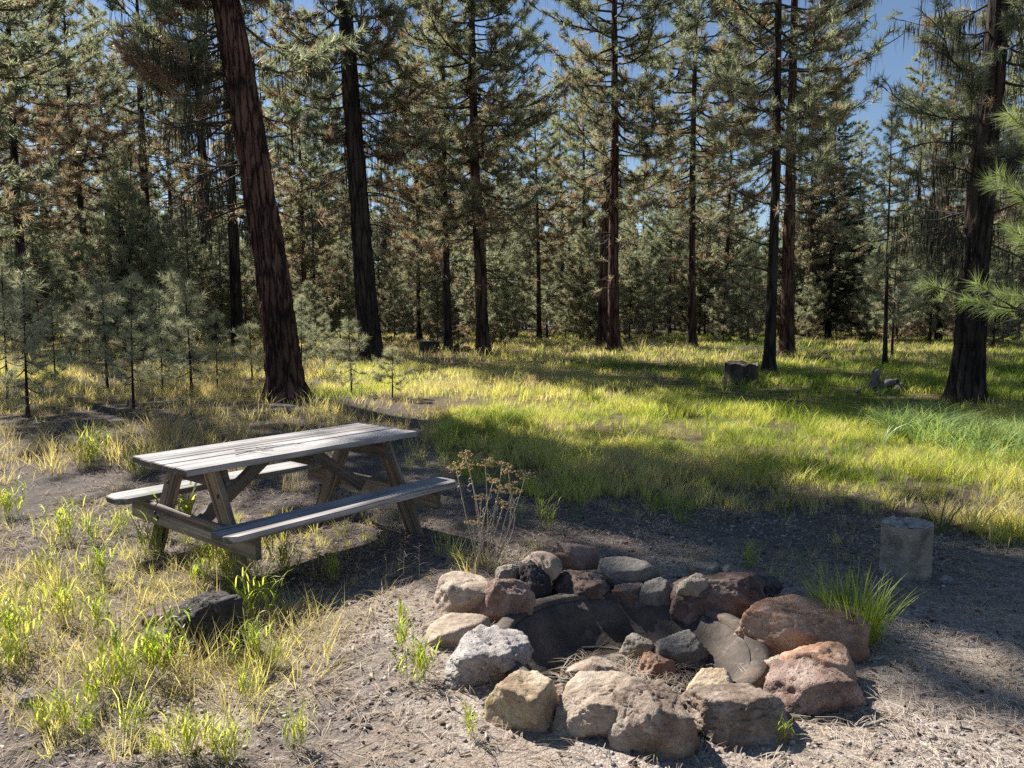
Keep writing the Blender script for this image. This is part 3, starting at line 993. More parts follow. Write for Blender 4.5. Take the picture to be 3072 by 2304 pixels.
# (picture x, distance, height, phrase)
TALL = [
    (-60, 34, 16, 'tall background pine just outside the left edge'), (105, 40, 19, 'tall pine in the wood between the slim edge pine and the curving one'),
    (245, 52, 21, 'tall pine in the wood between the curving pine and the brown trunk'), (380, 56, 21, 'tall pine in the wood right of the brown trunk'),
    (-20, 55, 20, 'far pine behind the slim dark edge pine'), (165, 66, 22, 'far pine behind the thin curving pine'), (290, 70, 22, 'far pine just left of the brown trunk'),
    (585, 48, 18, 'pine in the wood glimpsed close right of the leaning trunk'), (660, 38, 15, 'pine with low branches midway between the leaning pine and the dark pine'),
    (700, 58, 20, 'far pine just left of the dark straight pine'), (845, 52, 13, 'shorter pine just right of the dark straight pine'), (905, 42, 16, 'dense pine behind the low dark stump'),
    (560, 70, 22, 'far pine in line with the leaning trunk'), (960, 62, 22, 'far pine behind the slim pine'), (1100, 50, 17, 'pine filling the gap right of the bushy pine'),
    (1165, 38, 12.5, 'slim pine halfway between the bushy and the straight pine'), (1215, 55, 17, 'far pine left of the straight reddish pine'), (1262, 43, 15.5, 'slim pine just left of the straight reddish pine'),
    (1385, 60, 13, 'shorter far pine right of the straight reddish pine'), (1445, 52, 15, 'pine close left of the airy grey-trunked pine'), (1565, 45, 17, 'full pine close right of the airy grey-trunked pine'),
    (1610, 70, 11, 'short far pine under the sky gap'), (1748, 40, 15, 'pine just right of the red-barked trunk'), (1850, 52, 14, 'pine right of the dark fir below the open sky'),
    (1975, 46, 16.5, 'pine behind the young thin-stemmed pines'), (2030, 38, 14.5, 'pine close left of the shaggy lichen-hung trunk'), (2085, 60, 20, 'far pine behind the shaggy trunk'),
    (2170, 42, 18, 'pine right of the shaggy trunk behind the bright young pine'), (2260, 34, 17, 'pine just outside the right edge'), (1530, 68, 17, 'far pine behind the airy pine'),
    (1300, 75, 19, 'far pine in line with the straight reddish trunk'), (1025, 78, 21, 'far pine behind the bushy pine'), (2330, 50, 20, 'tall pine beyond the right edge'), (760, 72, 22, 'far pine in line with the dark straight trunk'),
]
for i, (px, d, H, lab) in enumerate(TALL):
    c = AT(px, 700, d)
    place(LIB_TALL[[0, 1, 2, 3, 4, 2, 0][i % 7] if px > 550 else [1, 4, 3, 0, 4][i % 5]], used, c[0], c[1], H / 18 * 1.0, rng.uniform(0, 6.28), lab, BG_GROUP)
ZONES = [(120, 'small understorey pine at the far left of the wood'), (330, 'small understorey pine between the slim left trunks'), (560, 'small understorey pine behind the twin dark trunks'),
         (800, 'small understorey pine between the leaning pine and the dark pine'), (1040, 'small understorey pine behind the low dark stump'), (1320, 'small understorey pine between the bushy and the straight pine'),
         (1500, 'small understorey pine between the straight and the airy pine'), (1680, 'small understorey pine between the airy pine and the thin black trunk'),
         (1900, 'small understorey pine around the foot of the dark fir'), (2100, 'small understorey pine left of the shaggy trunk'), (9999, 'small understorey pine beyond the shaggy trunk')]
for i in range(200):
    px = -120 + (i * 0.6180339 % 1.0) * 2480
    d = 33 + 32 * rng.uniform() ** 0.8
    if px < 560:
        d = 27 + 34 * rng.uniform()
    c = AT(px, 700, d)
    lab = next(z[1] for z in ZONES if px < z[0])
    lab = lab.replace('small understorey pine', ('front' if d < 40 else 'middle' if d < 50 else 'hindmost') + '-row small pine')
    place(LIB_SMALL[i % 4], used, c[0], c[1], rng.uniform(0.65, 1.15), rng.uniform(0, 6.28), lab, SM_GROUP)

# saplings near the clearing
SAP = [  # base px, height px (picture), label
    ((288, 882), 290, 'tallest dark-stemmed sapling at the front of the left sapling cluster'),
    ((232, 838), 230, 'sapling at the left side of the sapling cluster'), ((352, 850), 225, 'sapling immediately right of the tallest front sapling'),
    ((415, 852), 250, 'sapling in the cluster below the left of the twin trunks'), ((470, 842), 175, 'low bushy sapling at the right side of the sapling cluster'),
    ((385, 806), 215, 'sapling at the back of the cluster between the front saplings'), ((196, 800), 190, 'sapling under the thin curving pine'),
    ((60, 900), 300, 'dark sapling nearest the left edge at the front'), ((18, 872), 300, 'dark thin sapling cut by the left edge'), ((120, 830), 170, 'low sapling right of the dark edge saplings'),
    ((652, 812), 170, 'pale sapling just right of the leaning trunk'), ((760, 852), 165, 'small bright sapling with an orange lower whorl in front of the dark pine'),
    ((848, 862), 110, 'short bushy bright sapling right of the dark pine'), ((545, 822), 120, 'low sapling just left of the leaning trunk'),
    ((700, 800), 120, 'faint sapling halfway between the leaning and the dark pine'),
]
sap_lib = []
for i, (H, cb, cr, nb, k) in enumerate([(2.6, 0.5, 0.62, 28, 28), (2.0, 0.35, 0.58, 23, 28), (1.5, 0.4, 0.5, 16, 40)]):
    sap_lib.append(make_tree('pine_sapling', 'x', (0, 230 + i), H, 0.045, cb, cr, nb, 140 + i, 'bark_dark', None, k=k, nl=0.18, nw=0.0075, twigs=5, dead=0.06,
                             seg=8, rings=16, furrow=0.002, twig_len=0.24, tint0=0.5, tuft_len=0.12))
sused = []
for i, (bp, hp, lab) in enumerate(SAP):
    b = G(*bp)
    h = hp * b[1] / 1659.0
    j = 2 if h < 1.5 else (0 if i % 2 == 0 else 1)
    place(sap_lib[j], sused, b[0], b[1], h / (2.6, 2.0, 1.5)[j], rng.uniform(0, 6.28), lab, 'pine saplings at the meadow edge')

# the far wood, one mass behind everything
def far_wood():
    rng = np.random.default_rng(77)
    g, tr = Geo(), Geo()
    P, D, T = [], [], []
    for i in range(430):
        px = rng.uniform(-500, 2700)
        d = rng.uniform(66, 120)
        c = AT(px, 690, d)
        H = rng.uniform(6, 11) * d / 85
        if px < 1370 or px > 2000:
            H *= 1.5
        if 1440 < px < 1580 or 1680 < px < 1850:
            H *= 1.35
        z = np.linspace(0, H, 4)
        v, f = tube(np.stack([0 * z + c[0], 0 * z + c[1], z - 0.2], 1), 0.12 * (1 - z / H) + 0.03, 5, False)
        tr.add(v, f, 0.0)
        n = 230
        t = rng.uniform(0, 1, n) ** 0.8
        r = (1 - t) ** 0.8 * 2.0 * np.sqrt(rng.uniform(0.1, 1, n))
        a = rng.uniform(0, 6.283, n)
        P.append(np.stack([c[0] + r * np.cos(a), c[1] + r * np.sin(a), 0.6 + t * (H - 0.6)], 1))
        D.append(unit(np.stack([np.cos(a), np.sin(a), 0.5 + 0 * a], 1)))
        T.append(np.clip(rng.normal(0.38, 0.1) + rng.normal(0, 0.1, n), 0, 1))
    tuft_mesh(g, np.concatenate(P), np.concatenate(D), np.concatenate(T), rng, 4, 0.5, 0.17, 0.25)
    g.T.append(tr.T[0] * 0)
    g.T.pop()
    o = g.obj('far_wood', M['needles'])
    tag(o, 'far wood of pines closing the view behind the trunks', 'wood', None, 'stuff')
    t_ = tr.obj('trunks', M['bark_dark'], o)
    tag(t_, kind='stuff')


far_wood()

# ------------------------------------------------------------------ stumps and dead wood
def stump(name, label, base, r, h, seed, side, top, rim=0.03, ring=True, flare=0.2, tilt=0.0, jag=0.0):
    rng = np.random.default_rng(seed)
    root = empty(name, (base[0], base[1], gz1(base[0], base[1]) - 0.03), rng.uniform(0, 6), label, 'stump')
    seg, rings = 40, 14
    a = np.linspace(0, 2 * np.pi, seg, endpoint=False)
    u = np.linspace(0, 1, rings)
    A, U = np.meshgrid(a, u)
    q = np.stack([np.cos(A) * 3, np.sin(A) * 3, U * 1.2], -1).reshape(-1, 3)
    f = fbm(q, seed, 4).reshape(A.shape)
    Rr = r * (1 + flare * np.exp(-U * 4) * (1 + 0.6 * np.sin(5 * A + seed)) + (0.16 if jag else 0.05) * (f - 0.5) + 0.05 * np.sin(2 * A + seed))
    jz = jag * (fbm(np.stack([np.cos(a) * 2.5, np.sin(a) * 2.5, 0 * a], 1), seed + 3, 3) - 0.35)
    Z = U * (h + tilt * np.cos(A) * r + jz[None, :])
    V = np.stack([Rr * np.cos(A), Rr * np.sin(A), Z], -1).reshape(-1, 3)
    i = np.arange(rings - 1)[:, None] * seg
    j = np.arange(seg)[None, :]
    k = (j + 1) % seg
    F = np.stack([i + j, i + k, i + seg + k, i + seg + j], -1).reshape(-1, 4)
    mesh_np('bark_side', V, F, M[side], root, smooth=True)
    # cut face: concentric rings, slightly uneven, with a proud rim and a radial check
    e = V[-seg:]
    G_ = Geo()
    m = 7
    rows = []
    c = e.mean(0) - np.array([0, 0, 0.012])
    for w in np.linspace(1, 0.06, m):
        p_ = c + (e - c) * w
        p_[:, 2] += rng.normal(0, 0.004, seg) - (0.010 if w < 1 else 0)
        rows.append(p_)
    Vt = np.concatenate(rows + [c[None]])
    i = np.arange(m - 1)[:, None] * seg
    Ft = np.stack([i + j, i + k, i + seg + k, i + seg + j], -1).reshape(-1, 4)
    G_.add(Vt, np.concatenate([Ft, np.stack([(m - 1) * seg + j[0], (m - 1) * seg + k[0], np.full(seg, m * seg), np.full(seg, m * seg)], 1)]))
    G_.obj('cut_face', M[top], root, True)
    return root


b = G(1954, 1247)
lr = stump('log_round', 'upright sawn log round with pale checked top right of the fire ring', b, 0.147, 0.36, 3, 'log_side', 'stump_top', flare=0.02, tilt=0.03)
lr['category'] = 'log'
lr.scale = (1.0, 0.94, 1.0)
b = G(1600, 832)
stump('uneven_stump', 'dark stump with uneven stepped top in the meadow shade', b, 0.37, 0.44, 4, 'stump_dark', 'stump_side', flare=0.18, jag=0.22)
b = G(928, 766)
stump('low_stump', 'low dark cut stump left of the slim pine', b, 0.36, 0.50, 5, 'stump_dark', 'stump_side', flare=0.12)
b = G(1218, 786)
stump('pale_stump', 'very low pale stump lying in the sunny grass', b, 0.30, 0.13, 6, 'grey_wood', 'stump_top', flare=0.2)


def chunk(L, w, h, seed, mat, name, parent, loc, rot):
    """a splintered piece of wood, long along its local z"""
    rng = np.random.default_rng(seed)
    n, s_ = 9, 9
    z = np.linspace(-0.5, 0.5, n)
    P = np.stack([rng.normal(0, 0.05, n) * w, rng.normal(0, 0.05, n) * w, z * L], 1)
    R = (0.5 - 0.28 * np.abs(z * 2) ** 2) * w * rng.uniform(0.75, 1.2, n)
    v, f = tube(P, R, s_)
    v[:, 1] *= h / w
    v += (fbm(v * 9 / max(w, .05) * 0.2, seed, 3)[:, None] - 0.5) * w * 0.5
    o = mesh_np(name, v, f, M[mat], parent, smooth=False)
    o.location = loc
    o.rotation_euler = rot
    return o


b = G(1895, 852)
rw = empty('root_snag', (b[0], b[1], gz1(b[0], b[1])), 0, 'grey bleached root snag in broken pieces in the meadow', 'dead wood')
for i, (dx, dz, L, w, rx, ry) in enumerate([(-0.10, 0.22, 0.55, 0.17, 0.2, 0.35), (0.05, 0.16, 0.5, 0.2, 0.3, -0.7), (0.22, 0.13, 0.55, 0.22, 0.2, 1.1), (0.42, 0.09, 0.42, 0.18, 0.1, 1.35),
                                           (-0.3, 0.06, 0.6, 0.12, 0.0, 1.5), (-0.02, 0.30, 0.35, 0.09, -0.2, 0.1), (0.1, 0.03, 0.9, 0.10, 0.3, 1.55)]):
    chunk(L, w, w * 0.8, 20 + i, 'grey_wood', 'wood_piece', rw, (dx, 0.05 * (i % 3), dz), (rx, ry, 0.2 * i))
b = G(985, 764)
rw = empty('rotten_stump', (b[0], b[1], gz1(b[0], b[1])), 0, 'crumbling red-brown rotten stump at the foot of the slim pine', 'dead wood')
for i, (dx, dz, L, w, rx, ry) in enumerate([(-0.3, 0.1, 0.4, 0.18, 0.2, 1.2), (0.0, 0.16, 0.35, 0.2, 0.3, 0.3), (0.28, 0.12, 0.5, 0.18, 0.2, 1.3), (0.45, 0.08, 0.4, 0.13, 0.1, 1.5), (-0.5, 0.06, 0.5, 0.11, 0.1, 1.5)]):
    chunk(L, w, w * 0.8, 40 + i, 'rot_wood', 'wood_piece', rw, (dx, 0.04 * (i % 3), dz), (rx, ry, 0.3 * i))
# broken snag behind the straight pine
b = G(1301, 748)
sn = empty('broken_snag', (b[0], b[1], gz1(b[0], b[1]) - .05), 0, 'reddish broken dead trunk close behind the straight pine', 'snag')
trunk_obj([(0, 0, 0), (0.05, 0, 4), (0.15, 0, 8.0)], lambda q: 0.24 * (1 - 0.25 * q), M['bark_red'], sn, 9, 20, 40, 0.05)

# ------------------------------------------------------------------ picnic table
def board(name, L, w, t, mat, parent, loc, rot=(0, 0, 0), clip=0.0, bev=0.004, seed=0, mtx=None, cut=(0.0, 0.0)):
    """a plank, long along local x, with softened edges; clip cuts the corners, cut slants the ends"""
    import bmesh
    rng = np.random.default_rng(seed)
    bm = bmesh.new()
    n = 14
    xs = np.linspace(-L / 2, L / 2, n)
    pts = []
    if clip:
        out = [(-L / 2, -w / 2 + clip), (-L / 2 + clip, -w / 2), (L / 2 - clip, -w / 2), (L / 2, -w / 2 + clip),
               (L / 2, w / 2 - clip), (L / 2 - clip, w / 2), (-L / 2 + clip, w / 2), (-L / 2, w / 2 - clip)]
    else:
        out = [(-L / 2 - cut[0], -w / 2), (L / 2 - cut[1], -w / 2), (L / 2 + cut[1], w / 2), (-L / 2 + cut[0], w / 2)]
    vb = [bm.verts.new((x, y, -t / 2)) for x, y in out]
    vt = [bm.verts.new((x, y, t / 2)) for x, y in out]
    bm.faces.new(vt)
    bm.faces.new(vb[::-1])
    m = len(out)
    for i in range(m):
        bm.faces.new((vb[i], vb[(i + 1) % m], vt[(i + 1) % m], vt[i]))
    bmesh.ops.bevel(bm, geom=list(bm.edges), offset=bev, segments=2, affect='EDGES')
    me = bpy.data.meshes.new(name)
    bm.to_mesh(me)
    bm.free()
    me.materials.append(M[mat])
    me.materials.append(M['end_grain'])
    for p in me.polygons:
        if abs(p.normal.x) > 0.9:
            p.material_index = 1
    o = bpy.data.objects.new(name, me)
    COL.objects.link(o)
    o.parent = parent
    if mtx is not None:
        o.matrix_local = mtx
    else:
        o.location = loc
        o.rotation_euler = rot
    return o


def beam(name, p0, p1, w, t, mat, parent, wdir, cut=(0, 0)):
    """plank from p0 to p1, its width along wdir"""
    p0, p1 = Vector(p0), Vector(p1)
    x = (p1 - p0)
    L = x.length
    x.normalize()
    y = Vector(wdir)
    y = (y - x * y.dot(x)).normalized()
    z = x.cross(y)
    m = Matrix((x, y, z)).transposed().to_4x4()
    m.translation = (p0 + p1) / 2
    return board(name, L, w, t, mat, parent, None, mtx=m, cut=cut)


TYAW = 0.8856
TC = (-1.5985, 5.395)
table = empty('picnic_table', (*TC, 0.0), TYAW, 'weathered grey wooden picnic table with attached benches', 'picnic table')
TL, ZT, ZB = 1.878, 0.7474, 0.422
rng = np.random.default_rng(3)
for i in range(5):
    v = 0.29 - i * 0.145
    o = board('top_board', TL + rng.uniform(-0.012, 0.012), 0.134, 0.038, 'wood', table, (rng.uniform(-0.006, 0.006), -0.29 + i * 0.145, ZT - 0.019 + rng.uniform(-0.0025, 0.0025)),
              (rng.uniform(-0.012, 0.012), 0, rng.uniform(-0.0012, 0.0012)))
for s_ in (-1, 1):
    o = board('bench_board', TL, 0.247, 0.040, 'wood', table, (0, s_ * 0.6786, ZB - 0.02), (0, 0, 0), clip=0.055)
for e in (-1, 1):
    u = e * 0.70
    for s_ in (-1, 1):
        leg = beam('leg', (u, s_ * 0.60, -0.04), (u, s_ * 0.20, ZT - 0.041), 0.14, 0.038, 'wood_leg', table, (0, 1, 0))
        for zz, vv in ((ZB - 0.10, s_ * 0.43), (ZB - 0.13, s_ * 0.40)):
            bv, bf = tube([(u + e * 0.0195 + e * 0.038, vv, zz), (u + e * 0.0275 + e * 0.038, vv, zz)], [0.013, 0.012], 8)
            mesh_np('bolt', bv, bf, M['bolt'], table)
        bv, bf = tube([(u + e * 0.0195, s_ * 0.315, 0.545), (u + e * 0.0235, s_ * 0.315, 0.545)], [0.014, 0.013], 8)
        mesh_np('bolt', bv, bf, M['bolt'], table)
    beam('cross_beam', (u + e * 0.0388, -0.775, ZB - 0.042 - 0.07), (u + e * 0.0388, 0.775, ZB - 0.042 - 0.07), 0.135, 0.038, 'wood_beam', table, (0, 0, 1))
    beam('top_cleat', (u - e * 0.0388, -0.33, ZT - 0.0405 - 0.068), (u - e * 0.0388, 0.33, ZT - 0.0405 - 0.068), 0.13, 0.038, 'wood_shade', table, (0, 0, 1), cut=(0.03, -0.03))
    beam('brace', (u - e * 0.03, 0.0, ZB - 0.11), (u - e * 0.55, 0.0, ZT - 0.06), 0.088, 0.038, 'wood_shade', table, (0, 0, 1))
# centre cleat under the top
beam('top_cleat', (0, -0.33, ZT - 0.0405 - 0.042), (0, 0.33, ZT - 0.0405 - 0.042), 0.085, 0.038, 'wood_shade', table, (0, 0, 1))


def twig_obj(name, label, pts, r, mat, sub=6, seed=0, cat='twig'):
    rng = np.random.default_rng(seed)
    g = Geo()
    v, f = tube(pts, np.linspace(r, r * 0.4, len(pts)), 5)
    g.add(v, f)
    pts = np.asarray(pts, float)
    for i in range(sub):
        k = rng.integers(1, len(pts))
        a = pts[k]
        d = unit(pts[-1] - pts[0]) + rng.normal(0, 0.6, 3) * np.array([1, 1, 0.15])
        ln = rng.uniform(0.05, 0.14)
        v, f = tube([a, a + d * ln * 0.5, a + d * ln], [r * 0.5, r * 0.4, r * 0.25], 4)
        g.add(v, f)
    o = g.obj(name, M[mat])
    tag(o, label, cat)
    return o


def on_table(u, v, z):
    c, s_ = math.cos(TYAW), math.sin(TYAW)
    return np.array([TC[0] + c * u - s_ * v, TC[1] + s_ * u + c * v, z])


twig_obj('pine_twig', 'dead forked pine twig lying on the picnic table top', [on_table(-0.42, -0.02, ZT + 0.008), on_table(-0.3, -0.06, ZT + 0.012), on_table(-0.15, -0.07, ZT + 0.01), on_table(-0.03, -0.12, ZT + 0.012)],
         0.003, 'twig', 4, 5)
twig_obj('pine_twig', 'short reddish twig on the near end of the table top', [on_table(-0.5, -0.16, ZT + 0.006), on_table(-0.4, -0.14, ZT + 0.009), on_table(-0.31, -0.15, ZT + 0.007)],
         0.003, 'rot_wood', 4, 6)

# ------------------------------------------------------------------ rocks
def ico(sub):
    import bmesh
    bm = bmesh.new()
    bmesh.ops.create_icosphere(bm, subdivisions=sub, radius=1.0)
    V = np.array([v.co[:] for v in bm.verts])
    F = np.array([[v.index for v in f.verts] for f in bm.faces])
    bm.free()
    return V, F


ICO = {k: ico(k) for k in (1, 2, 4, 5, 6)}


def rock_geo(dims, seed, sub=5, planes=6, rough=0.05, sharp=26.0, pit=0.0, block=True):
    """a broken block: top, front, sides and a few chips knocked off, then fractured and pitted"""
    rng = np.random.default_rng(seed)
    d, F = ICO[sub]
    j = lambda s_: rng.normal(0, s_)
    if block:
        n = [[j(.2), j(.16) - .12, 1], [j(.4), -1, j(.22) - .16], [j(.4), 1, j(.3)], [-1, j(.4), j(.25)], [1, j(.4), j(.25)], [0, 0, -1]]
        h = [0.66 + j(.03), 0.80 + j(.06), 0.80, 0.86 + j(.05), 0.86 + j(.05), 0.7]
        for k in range(planes):
            n.append([j(1), j(1) - .2, abs(j(.6)) + .1])
            h.append(rng.uniform(0.72, 0.95))
    else:
        n = list(rng.normal(size=(planes + 6, 3))) + [[0, 0, -1]]
        h = list(rng.uniform(0.72, 1.0, planes + 6)) + [0.7]
    n = unit(np.array(n, float))
    h = np.array(h)
    w = d + 0.10 * (np.stack([fbm(d * 1.6 + 7 * a + seed, seed + a, 3) for a in range(3)], 1) - 0.5)
    c = np.clip(w @ n.T, 1e-3, None) / h[None, :]
    r = 1.0 / (np.power(np.sum(np.power(np.concatenate([c, np.full((len(d), 1), 0.80)], 1), sharp), 1), 1 / sharp))
    V = d * r[:, None]
    f1 = fbm(V * 1.7 + seed, seed, 3) - 0.5
    f2 = fbm(V * 5.5 + seed, seed + 5, 4, 0.55) - 0.5
    f3 = np.abs(fbm(V * 2.6 + 3 * seed, seed + 9, 3) - 0.5)
    strat = np.abs(((V[:, 2] * 3.1 + fbm(V * 1.3, seed + 3, 3) * 2.2 + 0.5 * V[:, 0] * j(.5)) % 1.0) - 0.5)
    V = V + d * (f1 * rough * 3.0 + f2 * rough * 2.3 + (fbm(V * 17 + seed, seed + 7, 3, 0.6) - 0.5) * rough * 0.8 - np.clip(0.03 - f3, 0, 1) * rough * 30 - np.clip(0.06 - strat, 0, 1) * rough * 12)[:, None]
    cp = unit(rng.normal(size=(16, 3)))
    dd = unit(V + 0.35 * (np.stack([fbm(V * 2.1 + 5 * a + seed, seed + 20 + a, 3) for a in range(3)], 1) - 0.5)) @ cp.T
    V = V * (1 + rng.uniform(-0.075, 0.03, 16)[np.argmax(dd, 1)] * (rough / 0.055))[:, None]
    if pit:
        f4 = vnoise(V * 13 + seed, seed + 2)
        V = V - d * (np.clip(f4 - 0.55, 0, 1) * pit)[:, None]
    lo, hi = V.min(0), V.max(0)
    V = (V - (lo + hi) / 2) / (hi - lo) * np.asarray(dims)
    return V, F


def rock(label, bbox, mat, seed, z0=None, dr=0.75, rz=0.0, sink=0.04, tilt=(0.0, 0.0), rough=0.055, planes=9, back=0.0, group='stones of the fire ring', pit=0.0, hmin=0.09, name='rock', sub=5, sharp=70.0, block=True):
    x0, y0, x1, y1 = bbox
    zz = 0.0 if z0 is None else z0
    c = G((x0 + x1) / 2, y1, zz)
    dep = np.hypot(c[1], CAM_H - zz)
    w = (x1 - x0) * dep / 1659.0
    th = math.atan2(CAM_H - zz, c[1])
    D = dr * w
    Ht = max(hmin, ((y1 - y0) * dep / 1659.0 - 0.8 * D * math.sin(th)) / math.cos(th) * 1.02)
    w, D, Ht = w * 1.06, D * 1.08, Ht * 1.04
    V, F = rock_geo((w, D, Ht + sink), seed, sub, planes, rough, sharp, pit, block)
    o = mesh_np(name, V, F, M['rock_' + mat], smooth=True)
    cy = c[1] + D * 0.42 + back
    cx = c[0] * cy / c[1]
    o.location = (cx, cy, zz + (Ht + sink) / 2 - sink)
    o.rotation_euler = (tilt[0], tilt[1], rz)
    tag(o, label, 'rock', group)
    return o


rock('large pale tan rock at the left of the fire ring beside the reddish one', (933, 1238, 1070, 1338), 'tan', 1, dr=0.85)
rock('reddish grey rock leaning against the large pale tan rock at the left', (1040, 1246, 1150, 1356), 'red', 2, dr=0.8, tilt=(0.25, 0.25), rough=0.04)
rock('blackened porous rock behind the reddish grey one at the back left', (1108, 1214, 1196, 1312), 'dark', 3, dr=0.9, rough=0.08, pit=0.3)
rock('small pale stone wedged above the reddish grey rock', (1070, 1220, 1120, 1264), 'olive', 4, z0=0.1, dr=0.8)
rock('smooth tan oval stone perched at the back left of the ring', (1130, 1190, 1212, 1250), 'tan', 5, z0=0.13, dr=0.8, rough=0.03, block=False)
rock('long dark red rock at the very back of the ring', (1178, 1168, 1298, 1232), 'red', 6, z0=0.12, dr=0.7, rough=0.035)
rock('square dark red rock with a hollow front at the back of the pit', (1190, 1232, 1330, 1312), 'darkred', 7, dr=0.8, rough=0.07, pit=0.25)
rock('flat grey rock with a broken lower edge at the back of the ring', (1284, 1198, 1418, 1262), 'grey', 8, z0=0.10, dr=0.75, rough=0.05)
rock('small reddish rock in shade under the flat grey rock', (1324, 1258, 1404, 1310), 'darkred', 9, z0=0.02, dr=0.7)
rock('round grey rock in shade right of the small reddish rock', (1378, 1252, 1456, 1316), 'grey', 10, z0=0.02, dr=0.8, rough=0.035)
rock('thin grey chip lying behind the round grey rock', (1372, 1240, 1440, 1268), 'grey', 30, z0=0.1, dr=0.8, hmin=0.03)
rock('wide slab-like dark red rock at the back right of the pit', (1446, 1238, 1650, 1346), 'darkred', 11, dr=0.6, rough=0.045, sub=6)
rock('left one of two flat grey slabs on top of the wide dark red rock', (1484, 1220, 1562, 1258), 'grey', 12, z0=0.16, dr=0.9, hmin=0.05, back=0.06)
rock('right one of two flat grey slabs on top of the wide dark red rock', (1552, 1222, 1614, 1262), 'grey', 13, z0=0.155, dr=0.9, hmin=0.05, back=0.06)
rock('small brown wedge lying on the front left of the wide dark red rock', (1462, 1240, 1536, 1284), 'olive', 14, z0=0.145, dr=0.6, hmin=0.04)
rock('dark rough rock right of the flat grey slabs in shade', (1606, 1240, 1694, 1296), 'dark', 15, dr=0.8, rough=0.07)
rock('long low grey stone in shade behind the large orange rock', (1672, 1268, 1800, 1322), 'grey', 16, dr=0.5, hmin=0.06)
rock('largest rock, long and orange, at the right of the ring', (1598, 1300, 1862, 1432), 'orange', 17, dr=0.5, rz=-0.18, rough=0.04, sub=6)
rock('rounded tan orange rock in front of the large orange one', (1694, 1393, 1850, 1512), 'orange', 18, dr=0.8, rough=0.04, block=False)
rock('angular reddish rock with a pitted dark face at the front right', (1640, 1432, 1836, 1555), 'red', 19, dr=0.75, rough=0.06, pit=0.2, tilt=(0.1, -0.15))
rock('small tan stone filling the gap right of the ring rim', (1640, 1420, 1724, 1482), 'tan', 20, dr=0.8)
rock('big grey olive rock with a flat face at the front right', (1478, 1484, 1712, 1622), 'brownstone', 21, dr=0.65, rough=0.05, sub=6)
rock('pale wedge of stone leaning behind the big grey olive rock', (1466, 1452, 1600, 1548), 'yellow', 22, z0=0.0, dr=0.8, rz=0.3, rough=0.035)
rock('broad pale tan rock at the middle front of the ring', (1194, 1474, 1412, 1608), 'tan', 23, dr=0.7, rough=0.045, sub=6)
rock('dark-fronted brown rock joined to the broad pale rock at the front', (1318, 1490, 1490, 1650), 'brownstone', 24, dr=0.85, rough=0.045, sub=6)
rock('yellowish tan rock with crumbly front at the front left', (1056, 1462, 1208, 1594), 'yellow', 25, dr=0.9, rough=0.05)
rock('little stone wedged between the yellowish and the broad pale rock', (1172, 1478, 1222, 1514), 'tan', 26, z0=0.08, dr=0.8, hmin=0.05)
rock('large porous pale grey rock at the left front of the ring', (956, 1358, 1146, 1490), 'porous', 27, dr=0.95, rough=0.085, pit=0.25)
rock('flat tan rock between the pale tan and the porous grey rock', (928, 1322, 1056, 1404), 'tan', 28, dr=0.9, rough=0.035)
# stones inside the pit
GI = 'stones lying in the fire pit'
rock('rounded tan stone nearest the front inside the pit', (1226, 1416, 1334, 1492), 'tan', 31, z0=-0.13, dr=0.9, sink=0.03, group=GI, block=False, rough=0.035)
rock('brown stone at the back of the stones inside the pit', (1338, 1372, 1412, 1434), 'olive', 32, z0=-0.14, dr=0.8, sink=0.03, group=GI)
rock('small orange brown stone in the middle inside the pit', (1380, 1412, 1456, 1474), 'orange', 33, z0=-0.13, dr=0.8, sink=0.03, group=GI)
rock('flat-topped grey stone propped at the right inside the pit', (1418, 1366, 1524, 1436), 'grey', 34, z0=-0.09, dr=0.8, sink=0.05, group=GI, tilt=(0.12, 0.0))
# stones away from the ring
rock('dark craggy boulder half sunk in the grass in front of the table', (356, 1278, 546, 1416), 'dark', 35, dr=0.55, rough=0.07, group=None, pit=0.2, tilt=(0, 0.08))
rock('low brown stone against the left side of the dark craggy boulder', (312, 1306, 430, 1360), 'darkred', 36, dr=0.6, group=None)
rock('grey stone half hidden by grass left of the dark craggy boulder', (296, 1362, 376, 1436), 'grey', 37, dr=0.8, group=None)
rock('small grey stone near the left edge among dark litter', (36, 1490, 96, 1534), 'grey', 38, dr=0.8, group=None, hmin=0.04)
rock('white stone chip on the shaded gravel right of the log round', (2022, 1244, 2058, 1270), 'porous', 39, dr=0.8, group=None, hmin=0.02, sub=4)

